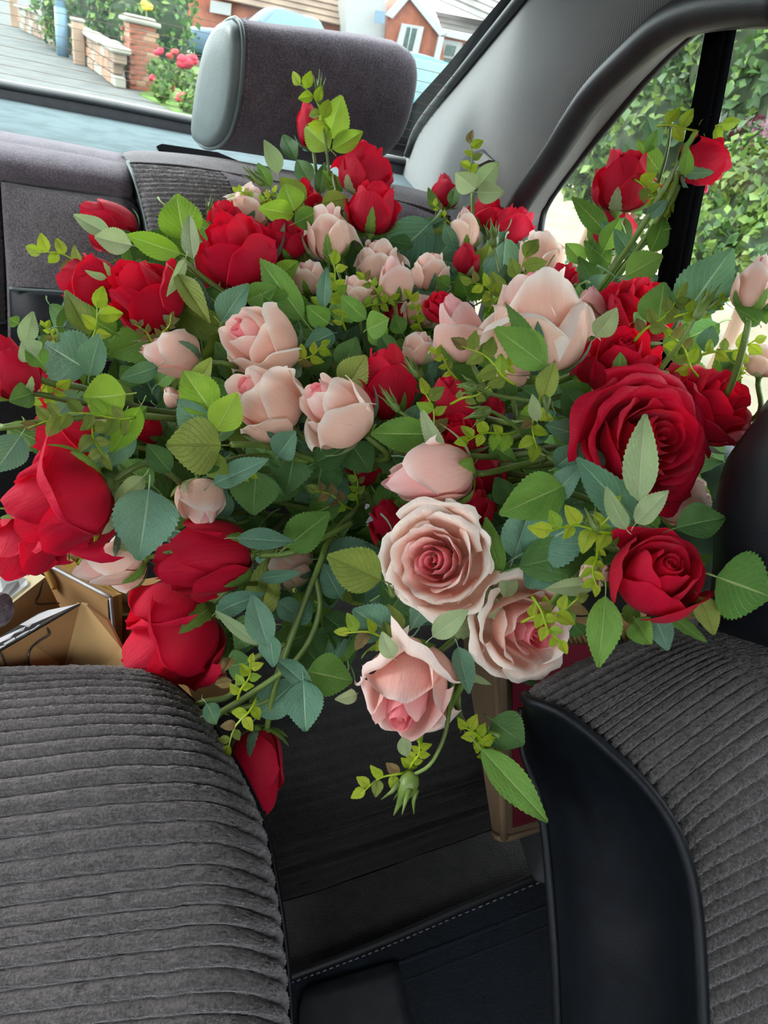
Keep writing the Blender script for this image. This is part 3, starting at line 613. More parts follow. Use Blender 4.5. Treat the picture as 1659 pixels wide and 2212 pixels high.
def petal_geo(kind, t, H0, phi, r, curlk=1.0):
    big = t > .35
    nv, nu = (17, 17) if big else (12, 13)
    Rm, H, Rt, curl, ha = profile(kind, t, H0, r); curl *= curlk
    u = np.linspace(-1, 1, nu)[None, :]; s = np.linspace(0, 1, nv)[:, None]
    ptd = r.uniform(-.01, .06)*(1 if t > .3 else .4)
    vmax = 1-r.uniform(.20, .30)*np.abs(u)**(2.4 if kind == 'open' else 3.2) + ptd*(1-np.abs(u))**1.5 + .012*np.sin(u*r.uniform(5, 9)+r.uniform(0, 6))
    v = s*vmax
    rb = .06+.10*t
    B = [(rb, 0), (Rm*1.25, -.02*H), (Rm*1.16, .62*H), (Rt, H)]
    a = [(1-v)**3, 3*v*(1-v)**2, 3*v*v*(1-v), v**3]
    rr = sum(a[i]*B[i][0] for i in range(4)); zz = sum(a[i]*B[i][1] for i in range(4))
    nz1 = .55+.45*np.sin(u*2.3+r.uniform(0, 6)); nz1 = .45+.75*nz1
    k = sst(s, .66, 1.0)*(s-.66)/.34
    k = np.clip(k, 0, 1)
    op = kind == 'open'; ce = curl*nz1*(1+(-.35 if op else .5)*np.abs(u)**2)
    rr = rr+ce*k**1.3; zz = zz-ce*1.1*k**2.4
    su = sst(np.abs(u), .55, 1.0)
    sgn = np.where(u > 0, 1.0, .35)                                  # one side tucked under its neighbour
    rr = rr + su*sgn*(.02+.085*t*r.uniform(.2, 1.2))*(.35 if op else 1)*sst(s, .15, .8) + .035*u*(.4+t)*s
    zz = zz - su*sgn*.05*t*s
    rr = rr + .016*np.sin(u*r.uniform(4, 7)+s*4+r.uniform(0, 6))*s*(.4+t) + k*.03*(.3+t)*np.sin(u*r.uniform(6, 13)+r.uniform(0, 6))*r.uniform(.3, 1.4)
    rr = np.maximum(rr, .02)
    w = .42+.58*sst(v, .0, .55)
    ph = phi+u*ha*w
    X = rr*np.cos(ph); Y = rr*np.sin(ph)
    V = np.stack([X, Y, zz], 2).reshape(-1, 3)
    uv = np.stack([np.broadcast_to(u*.5+.5+phi, (nv, nu)), np.broadcast_to(s, (nv, nu))], 2).reshape(-1, 2)
    pt = np.stack([np.full((nv, nu), t), np.broadcast_to(s, (nv, nu)), np.zeros((nv, nu))], 2).reshape(-1, 3)
    return V, gridf(nv, nu), uv, pt
def spiral_geo(kind, H0, r):
    turns = 2.6; n, m = 70, 8
    th = np.linspace(0, turns*2*pi, n)[:, None]; s = np.linspace(0, 1, m)[None, :]; q = th/(turns*2*pi)
    Rr = {'half': .27, 'open': .22, 'bud': .34}[kind]
    rad = (.03+Rr*q)*(1-.25*s**2*(kind != 'open')+.03*np.sin(th*2.3)); z = H0*(.45+(.43+.04*q+.02*np.sin(th*1.7))*s)
    if kind == 'bud': rad = rad*(1-.65*s**2); z = H0*(.4+.56*s)
    z = np.broadcast_to(z, (n, m)); rad = np.broadcast_to(rad, (n, m))
    V = np.stack([rad*np.cos(th), rad*np.sin(th), z], 2).reshape(-1, 3)
    uv = np.stack([np.broadcast_to(q*4, (n, m)), np.broadcast_to(s, (n, m))], 2).reshape(-1, 2)
    pt = np.stack([np.zeros((n, m)), np.broadcast_to(s*.6, (n, m)), np.zeros((n, m))], 2).reshape(-1, 3)
    return V, gridf(n, m), uv, pt
def sepal_geo(kind, H0, phi, r):
    n, m = 14, 5; s = np.linspace(0, 1, n)[:, None]; u = np.linspace(-1, 1, m)[None, :]
    Rm, H, Rt, cu, ha = profile(kind, 1.0, H0, random.Random(1)); v = s*r.uniform(.5, .72)
    B = [(.16, -.02), (Rm*1.25, -.02*H), (Rm*1.16, .62*H), (Rt, H)]; a = [(1-v)**3, 3*v*(1-v)**2, 3*v*v*(1-v), v**3]
    rr = sum(a[i]*B[i][0] for i in range(4))+.07; zz = sum(a[i]*B[i][1] for i in range(4))
    fl = r.choice([0, .04, .1, .3, .55]); rr = rr+fl*s**2; zz = zz-fl*.5*s**2
    w = .42*np.sin(pi*np.clip(s*.84+.16, 0, 1))**.8*(1+.10*np.sign(np.sin(s*30)))*r.uniform(.8, 1.15)+.004
    rr = rr-.05*u*u*w
    X = rr*np.cos(phi)-u*w*.5*np.sin(phi); Y = rr*np.sin(phi)+u*w*.5*np.cos(phi)
    V = np.stack([X, Y, np.broadcast_to(zz, X.shape)], 2).reshape(-1, 3)
    uv = np.stack([np.broadcast_to(u*.5+.5, (n, m)), np.broadcast_to(s, (n, m))], 2).reshape(-1, 2)
    return V, gridf(n, m), uv
def calyx_geo():
    prof = [(.05, -.20), (.10, -.16), (.19, -.08), (.22, .0), (.20, .06), (.1, .08)]
    V = [[a*cos(q*pi/5), a*sin(q*pi/5), z] for a, z in prof for q in range(10)]
    f = list(gridf(len(prof), 10, True)); return np.array(V), f
ROSES = []
H_OF = dict(half=1.85, open=1.25, bud=3.5)
def rose(px, py, w, d, col, kind, ang, tilt, label, st=1.0, np_=None, curlk=1.0, seed=None, stem=None, sep=5, group=None, pk=0.0):
    r = random.Random(seed if seed is not None else int(px*7+py*13))
    th, ti = radians(ang), radians(tilt)
    ax = cos(ti)*(cos(th)*RT+sin(th)*UP)-sin(ti)*FW
    # keep clear of the side window
    Rr = w/2.0*d/F*.98; H0 = H_OF[kind]*st
    c = P(px, py, d); base = c-ax*(H0*.52*Rr)
    q = np.cross(ax, UP if abs(ax@UP) < .9 else RT); q /= np.linalg.norm(q); q2 = np.cross(ax, q)
    rot = r.uniform(0, 2*pi)
    X = cos(rot)*q+sin(rot)*q2; Y = np.cross(ax, X); A = np.stack([X, Y, ax], 0)*Rr
    root = empty('rose', base, label, 'rose', group or ('red cloth roses in the pile' if col == 'red' else 'pink cloth roses in the pile'))
    N_ = np_ or KN[kind]; mat = M[col]
    g = r.uniform(0, 6)
    V, f, uv, pt = spiral_geo(kind, H0, r); mk('petal_core', V@A+base, f, mat, root, uv=uv, pt=pt)
    for k in range(N_):
        t = k/(N_-1.0); phi = g+k*2.39996+r.uniform(-.12, .12)
        V, f, uv, pt = petal_geo(kind, t, H0, phi, r, curlk); pt[:, 2] = pk*(1-.7*t); mk('petal', V@A+base, f, mat, root, uv=uv, pt=pt)
    V, f = calyx_geo(); mk('calyx', V@A+base, f, M['stem'], root)
    for k in range(sep):
        V, f, uv = sepal_geo(kind, H0, g+k*2*pi/5+.3, r); mk('sepal', V@A+base, f, M[r.choice(['B', 'G', 'P', 'G'])], root, uv=uv)
    p0 = base-ax*.12*Rr
    if stem is None:
        a = P(px+(760-px)*.5, py+(1080-py)*.42, min(1.02, d+.16)); pts = [p0, p0-ax*.035, (p0-ax*.05)*.5+a*.5+np.array([0, 0, -.005]), a]
    else: pts = [p0]+[P(*s) for s in stem]
    rad = .0021+.0009*min(1, Rr/.04)
    pts = crs(pts, 22); mk('stem', *tube_geo(pts, np.linspace(rad*.9, rad*1.15, 22), 8), M['stem'], root)
    th_g = []
    for k in range(4, 20, 4):
        t_ = pts[k+1]-pts[k]; t_ /= np.linalg.norm(t_); s_ = np.cross(t_, [r.uniform(-1, 1), r.uniform(-1, 1), 1]); s_ /= np.linalg.norm(s_)
        th_g.append(tube_geo([pts[k], pts[k]+s_*.003-t_*.0005, pts[k]+s_*.0055-t_*.002], np.array([.0018, .0008, .0001]), 5))
    if r.random() < .6: mk('thorn', *join(th_g), M['stem'], root)
    ROSES.append((root, base, np.array([px, py]), d)); return root
# ------------------------------------------------------------------ leaves, sprigs, buds
def leaf_mesh(i, teeth=15, stalk=True):
    r = random.Random(100+i); n = teeth*2+1; hw = [-1, -.55, -.12, 0, .12, .55, 1]
    curve, fold, twist = r.uniform(-.10, .34), r.uniform(.05, .34), r.uniform(-.5, .5); wav = r.uniform(.0, .05); wp = r.uniform(0, 6)
    V = []; uv = []
    for k in range(n):
        v = k/(n-1.0); w = .5*(sin(pi*(v*.985+.004)**.80))**.85*(1-.12*v)/.95
        tooth = (k % 2)*.035*sin(pi*min(1, v+.1)) if 0 < k < n-1 else 0
        for h in hw:
            ed = abs(h) == 1
            x = h*w*(1+.0)+(math.copysign(tooth, h) if ed else 0); y = v+(.02 if ed and k % 2 else 0)
            z = -curve*v*v + fold*abs(h)*w*.9 + twist*h*w*v*.5 + wav*sin(v*9+wp+h)*abs(h) + (.012 if h == 0 else 0)*-1
            V.append((x, y-.0, z)); uv.append((h*.5+.5, v))
    f = list(gridf(n, 7))
    if stalk:
        sv, sf = tube_geo([(0, .04, -.012), (0, -.06, -.015), (0, -.15, -.05), (0, -.24, -.14)], np.array([.010, .016, .018, .02]), 5)
        o = len(V); V += [tuple(q) for q in sv]; uv += [(.5, .5)]*len(sv); f += [tuple(a+o for a in q) for q in sf]
    me = bpy.data.meshes.new('leaf'); me.from_pydata(V, [], f); me.polygons.foreach_set('use_smooth', [True]*len(me.polygons))
    l = me.uv_layers.new(name='UVMap'); idx = np.empty(len(me.loops), np.int32); me.loops.foreach_get('vertex_index', idx)
    l.data.foreach_set('uv', np.array(uv, np.float32)[idx].ravel()); me.materials.append(M['G']); me.update(); return me
LEAF = [leaf_mesh(i) for i in range(9)]
LEAFLET = [leaf_mesh(50+i, 5, False) for i in range(4)]
def nearest(p, px=None):
    p = np.asarray(p); return min(ROSES, key=lambda q: np.linalg.norm(q[1]-p))[0]
def put_leaf(B, T, W, mat, parent=None, roll=0.0, mesh=None, name='leaf', up=None, rr=rng):
    B = np.asarray(B); T = np.asarray(T); Y = T-B; L = np.linalg.norm(Y); Y = Y/L
    to = EYE-(B+T)/2; to = to/np.linalg.norm(to) if up is None else np.asarray(up)
    Z = to-(to@Y)*Y
    if np.linalg.norm(Z) < 1e-3: Z = np.cross(Y, RT)
    Z /= np.linalg.norm(Z); X = np.cross(Y, Z)
    a = radians(roll); X, Z = X*cos(a)+Z*sin(a), -X*sin(a)+Z*cos(a)
    if parent is None: parent = nearest(B)
    p = B-LOC[parent.name]
    o = bpy.data.objects.new(name, mesh or rr.choice(LEAF)); COL.objects.link(o); o.parent = parent
    zs = min(L, W*1.6)
    o.matrix_basis = Matrix(((X[0]*W, Y[0]*L, Z[0]*zs, p[0]), (X[1]*W, Y[1]*L, Z[1]*zs, p[1]), (X[2]*W, Y[2]*L, Z[2]*zs, p[2]), (0, 0, 0, 1)))
    o.material_slots[0].link = 'OBJECT'; o.material_slots[0].material = M[mat]
    LOC[o.name] = LOC[parent.name]; return o
def leafpx(bx, by, tx, ty, w, d, c, roll=None, dt=None, mi=None):
    if roll is None: roll = rng.uniform(-22, 22)
    if dt is None: dt = rng.uniform(-.025, .005)
    B = P(bx, by, d); T = P(tx, ty, d+dt)
    return put_leaf(B, T, w*1.05*d/F, c, None, roll, LEAF[mi] if mi is not None else None)
def sprig(bx, by, tx, ty, d, c='Y', n=7, size=1.0, bend=0.12):     # young shoot with small leaflets
    B = P(bx, by, d); T = P(tx, ty, d-.01); L = np.linalg.norm(T-B); ax = (T-B)/L
    to = EYE-B; to /= np.linalg.norm(to); sd = np.cross(ax, to); sd /= np.linalg.norm(sd)
    mid = (B+T)/2+sd*L*bend; pts = crs([B-ax*.012+(-to)*.012, B, mid, T], 14)
    root = nearest(B); st = mk('young_shoot', *tube_geo(pts, np.linspace(.0013, .0006, 14), 6), M['Y'], root)
    S_ = L*.38*size
    for k in range(n):
        s = .30+.68*k/max(1, n-1); p = pts[min(13, int(s*13))]
        side = 1 if k % 2 else -1
        if k == n-1: dr = ax
        else: dr = ax*.55+sd*side*.9+to*rng.uniform(-.1, .5); dr /= np.linalg.norm(dr)
        l = S_*rng.uniform(.75, 1.15)
        cc = c if rng.random() < .75 else rng.choice(['L', 'O', 'R'])
        put_leaf(p, p+dr*l, l*.68, cc, st, rng.uniform(-35, 35), rng.choice(LEAFLET), 'leaflet')
    return st
def bud(px, py, tx, ty, d, w, stem=None, mat='stem'):               # green bud, from base pixel to tip pixel
    B = P(px, py, d); T = P(tx, ty, d-.004); ax = T-B; L = np.linalg.norm(ax); ax /= L; R_ = w*d/F/2
    root = nearest(B)
    prof = [(.0, .45), (.05, .7), (.18, .98), (.32, 1.0), (.48, .8), (.6, .5), (.75, .26), (.9, .14), (1.0, .03)]
    v, f = tube_geo([B+ax*L*a for a, _ in prof], np.array([b*R_ for _, b in prof]), 10)
    b = mk('rosebud', v, f, M[mat], root)
    q = np.cross(ax, [.3, .5, .7]); q /= np.linalg.norm(q); q2 = np.cross(ax, q)
    for k in range(4):
        dr = cos(k*pi/2)*q+sin(k*pi/2)*q2; p0 = B+ax*L*.30+dr*R_*.95
        mk('bud_sepal', *tube_geo([p0, p0+ax*L*.25+dr*R_*.25, p0+ax*L*.5+dr*R_*.9], np.array([.35, .22, .03])*R_, 5), M['stem'], b)
    if stem:
        pts = crs([B+ax*L*.05]+[P(*s) for s in stem], 18); mk('stem', *tube_geo(pts, np.linspace(.0014, .002, 18), 7), M['stem'], root)
    return b
def branch(pts, r0=.0028, r1=.0032, n=26, thorns=3, mat='stem'):
    q = crs([P(*s) for s in pts], n); root = nearest(q[0])
    mk('stem', *tube_geo(q, np.linspace(r0, r1, n), 8), M[mat], root)
    if thorns:
        G = []
        for k in range(thorns):
            i = int((k+.6)*n/(thorns+.4)) % (n-1); t_ = q[i+1]-q[i]; t_ /= np.linalg.norm(t_)
            s_ = np.cross(t_, FW)*rng.choice([-1, 1])+rng.uniform(-.5, .5)*FW; s_ /= np.linalg.norm(s_)
            G.append(tube_geo([q[i], q[i]+s_*.004-t_*.0008, q[i]+s_*.0075-t_*.003], np.array([.0022, .001, .0001]), 5))
        mk('thorn', *join(G), M[mat], root)
# ------------------------------------------------------------------ the roses: pixel centre, width, depth, facing
RO = [
 (668, 268, 68, .93, 'red', 'bud', 98, 8, 'small red rosebud standing in front of the rear headrest', dict(st=.8)),
 (790, 362, 122, .90, 'red', 'half', 75, 22, 'red rose just below the lower right corner of the rear headrest', {}),
 (806, 445, 118, .86, 'red', 'half', 82, 18, 'upright red rose directly under the red rose at the rear headrest', dict(st=1.0)),
 (650, 425, 84, .90, 'red', 'half', 90, 20, 'small red rose half hidden behind rounded lime leaves below the headrest', {}),
 (502, 540, 172, .80, 'red', 'half', 124, 46, 'large deep red rose in front of the ribbed rear backrest', dict(st=1.0)),
 (610, 515, 100, .85, 'red', 'half', 112, 28, 'red rose between the large deep red rose and an upright peach rose', {}),
 (228, 480, 115, .85, 'red', 'bud', 152, 30, 'red rosebud lying against the grey armrest panel, topmost at the left', dict(st=.6)),
 (186, 612, 135, .80, 'red', 'half', 168, 12, 'red rose on its side beside the black vinyl strip of the armrest', {}),
 (306, 632, 158, .76, 'red', 'half', 138, 46, 'red rose with frayed rim above the lying pale pink bud', dict(st=1.1)),
 (960, 412, 66, .98, 'red', 'bud', 92, 6, 'tiny red rosebud beside a trio of pale leaves near the grey pillar', dict(st=.62)),
 (1052, 458, 80, .95, 'red', 'half', 85, 15, 'red rose under the trio of pale leaves at the foot of the grey pillar', {}),
 (1108, 490, 104, .90, 'red', 'half', 60, 14, 'red rose closest to the lower end of the black door seal', {}),
 (1006, 560, 68, .85, 'red', 'bud', 88, 6, 'little red rosebud below the small pale pink bud', dict(st=.62)),
 (1346, 385, 132, .70, 'red', 'half', 84, 22, 'tall red rose in front of the side window', dict(st=1.05, stem=[(1348, 520, .72), (1310, 600, .74), (1265, 680, .78)])),
 (1525, 350, 112, .62, 'red', 'half', 15, 8, 'red rose in front of the black window divider post', dict(st=1.0, stem=[(1450, 420, .64), (1390, 520, .67), (1280, 670, .74)])),
 (1322, 485, 104, .74, 'red', 'bud', 88, 6, 'red rosebud hidden right below the tall rose in the side window', dict(st=.6, stem=[(1318, 560, .75), (1290, 640, .77)])),
 (1394, 660, 188, .62, 'red', 'open', 62, 42, 'dark red open rose above the big red roses on the right, leaf across it', {}),
 (1345, 782, 168, .575, 'red', 'half', 98, 48, 'dark red rose right of the large peach rose', dict(st=.95)),
 (1400, 950, 338, .51, 'red', 'open', 15, 78, 'biggest rose, dark red and fully open with a pale green leaf before it', dict(st=.85, np_=26, curlk=1.2, seed=31)),
 (1545, 868, 236, .545, 'red', 'open', 45, 48, 'dark red open rose tucked behind the right front headrest', dict(st=.9)),
 (1423, 1240, 218, .445, 'red', 'half', 78, 62, 'red cup-shaped rose in front of the black headrest at the right', dict(st=.85, curlk=.5, seed=77, stem=[(1440, 1180, .50), (1330, 1100, .58), (1150, 1040, .70)])),
 (832, 822, 132, .68, 'red', 'half', 94, 8, 'upright dark red rose right of the trio of blush roses', dict(st=1.35, curlk=1.6)),
 (955, 660, 100, .74, 'red', 'open', 80, 38, 'dark red open rose behind the pink rose with the deep pink heart', {}),
 (968, 868, 124, .66, 'red', 'bud', 92, 14, 'closed red rose with smooth tall petals above a lying pink bud', dict(st=.58)),
 (985, 938, 98, .63, 'red', 'half', 105, 40, 'small red rose at the foot of the closed smooth red rose', {}),
 (1046, 1010, 110, .72, 'red', 'half', 100, 20, 'shaded red rose behind the green thorny stem of the lying pink bud', {}),
 (18, 790, 128, .56, 'red', 'bud', 102, 14, 'crimson rose cut by the left frame edge, beside blue-green leaves', dict(st=.62, stem=[(70, 850, .58), (180, 870, .62), (360, 890, .70)])),
 (124, 1100, 236, .57, 'red', 'half', 212, 24, 'large crimson rose facing left above the cardboard cartons', dict(st=1.0, curlk=1.4, seed=5)),
 (46, 1188, 150, .61, 'red', 'half', 238, 10, 'red rose below the large crimson rose, hanging over the labelled carton', {}),
 (430, 1211, 166, .66, 'red', 'half', 186, 22, 'crimson rose turned left beneath the crumpled pale pink bud', dict(st=1.4, seed=8)),
 (360, 1392, 232, .70, 'red', 'half', 222, 26, 'crimson rose peeking over the top of the left front seat', dict(st=1.0, curlk=1.4, seed=12)),
 (565, 1668, 114, .66, 'red', 'bud', 278, 6, 'red rosebud hanging head down beside the left front seat', dict(st=.88, stem=[(580, 1560, .68), (600, 1450, .69), (650, 1320, .70), (710, 1170, .74)])),
 (150, 945, 170, .68, 'red', 'half', 172, 22, 'red rose behind the tip of a long lime sprig at the left', {}),
 (115, 845, 110, .72, 'red', 'half', 160, 10, 'small glimpse of red rose under the blue-green leaves at the left', {}),
 (1218, 600, 74, .76, 'red', 'half', 90, 12, 'bright red rose peeking over the top of the large peach rose', {}),
 (838, 1118, 92, .74, 'red', 'half', 130, 12, 'shaded red rose left of the open blush rose', {}),
 (1020, 1095, 100, .68, 'red', 'half', 90, 8, 'shaded red rose peeking between the lying pink bud and the open blush rose', {}),
 (868, 672, 70, .84, 'red', 'half', 95, 20, 'sliver of red rose deep between small blush roses in the middle', {}),
 (1066, 880, 60, .70, 'red', 'bud', 80, 10, 'sliver of red bud below the lime sprig in the centre', dict(st=.6)),
 (488, 462, 70, .84, 'red', 'half', 95, 15, 'sliver of red rose rising behind the large deep red rose', {}),
 (318, 925, 70, .76, 'red', 'half', 150, 15, 'sliver of red rose behind the lime leaf trio', {}),
 (775, 1010, 90, .80, 'red', 'half', 120, 15, 'shaded red rose deep below the trio of blush roses', {}),
 # pink ones
 (545, 442, 96, .88, 'pink', 'half', 60, 12, 'peach rose with a lime sprig on it beside the ribbed rear backrest', {}),
 (706, 497, 98, .84, 'pink', 'half', 92, 10, 'upright peach rose left of the red rose under the headrest', dict(st=1.3, curlk=1.6)),
 (556, 735, 170, .70, 'pink', 'half', 152, 45, 'topmost of the three blush roses left of the middle', dict(st=1.0, curlk=.9, seed=3)),
 (568, 865, 168, .64, 'pink', 'half', 138, 38, 'lower left of the three blush roses left of the middle', dict(st=1.05, curlk=.9, seed=22)),
 (722, 880, 160, .61, 'pink', 'half', 140, 30, 'lower right of the three blush roses, with a pointed petal', dict(st=1.1, curlk=.9, seed=16)),
 (366, 767, 108, .72, 'pink', 'bud', 170, 4, 'pale pink bud lying sideways under a red rose at the left', dict(st=.68, pk=.2)),
 (668, 598, 80, .82, 'pink', 'half', 95, 15, 'small blush rose left of the narrow blue-green leaf in the middle', {}),
 (818, 560, 100, .85, 'pink', 'half', 95, 20, 'blush rose behind a small upright pink bud in the middle', {}),
 (852, 600, 80, .77, 'pink', 'bud', 92, 6, 'small upright pink bud with a drooping sepal in the middle', dict(st=.7, pk=.4)),
 (930, 582, 88, .82, 'pink', 'half', 85, 18, 'blush rose left of the little red rosebud', {}),
 (772, 628, 84, .79, 'pink', 'half', 95, 22, 'blush rose half covered by lime sprigs in the middle', {}),
 (912, 668, 80, .80, 'pink', 'half', 80, 15, 'blush rose in the gap left of a dark red open rose', {}),
 (1005, 492, 72, .88, 'pink', 'bud', 92, 6, 'small pale pink bud below the pale leaf trio', dict(st=.68)),
 (1168, 545, 106, .80, 'pink', 'half', 88, 14, 'pale blush rose in front of the bright paving', {}),
 (992, 706, 126, .62, 'pink', 'bud', 112, 16, 'rose with deep pink heart touching the left of the large peach rose', dict(st=.66, curlk=2, seed=41, pk=.6)),
 (1160, 686, 224, .565, 'pink', 'half', 96, 14, 'large peach rose seen from the side right of the middle', dict(st=1.12, curlk=1.7, seed=9)),
 (1276, 660, 78, .64, 'pink', 'bud', 88, 6, 'pink bud wedged between the large peach rose and a dark red open rose', dict(st=.62, pk=.8)),
 (906, 750, 78, .72, 'pink', 'half', 95, 15, 'pale rose half hidden above the closed smooth red rose', {}),
 (922, 1032, 150, .56, 'pink', 'bud', 186, 6, 'pink bud lying on its side with a thorny stem, above the open blush rose', dict(st=.74, curlk=1.8, seed=17, pk=.5, stem=[(1060, 1020, .565), (1200, 985, .60), (1270, 960, .66)])),
 (944, 1212, 272, .525, 'pink', 'open', 165, 71, 'large open blush rose with a deep pink heart, centre front', dict(st=.95, np_=23, curlk=1.2, seed=4)),
 (1134, 1356, 238, .53, 'pink', 'open', 340, 76, 'open blush rose with ruffled edge right below the large open one', dict(st=1.25, np_=17, curlk=1.5, seed=15)),
 (876, 1502, 224, .52, 'pink', 'half', 246, 54, 'nodding blush rose facing down, lowest of the pink roses', dict(st=.95, curlk=1.8, np_=11, pk=.35, seed=23, stem=[(960, 1400, .57), (990, 1330, .62), (900, 1150, .72)])),
 (436, 1090, 118, .66, 'pink', 'bud', 282, 12, 'crumpled pale pink bud above a crimson rose', dict(st=.5)),
 (236, 1222, 118, .635, 'pink', 'bud', 192, 10, 'pale pink bud lying over the cartons at the left', dict(st=.7)),
 (1632, 610, 92, .50, 'pink', 'bud', 80, 10, 'dusty pink bud at the right frame edge', dict(st=.72, stem=[(1612, 720, .50), (1570, 850, .53), (1480, 960, .58)])),
 (1648, 775, 80, .56, 'pink', 'half', 85, 15, 'pale pink rose cut by the right frame edge', {}),
 (1478, 1075, 128, .57, 'pink', 'half', 30, 25, 'shaded beige pink rose behind the biggest red rose', {}),
 (1278, 1240, 70, .47, 'pink', 'bud', 200, 20, 'whitish pink bud touching the left of the red cup-shaped rose', dict(st=.5)),
 (372, 857, 50, .75, 'pink', 'bud', 120, 10, 'tiny pink bud left of the lower blush rose', dict(st=.55)),
 (1108, 808, 70, .68, 'pink', 'half', 90, 10, 'sliver of pale rose under the large peach rose', {}),
 (622, 1215, 110, .82, 'pink', 'half', 170, 15, 'shaded pink rose deep below the leaves in the middle', {}),
]
for q in RO: rose(*q[:9], **q[9])
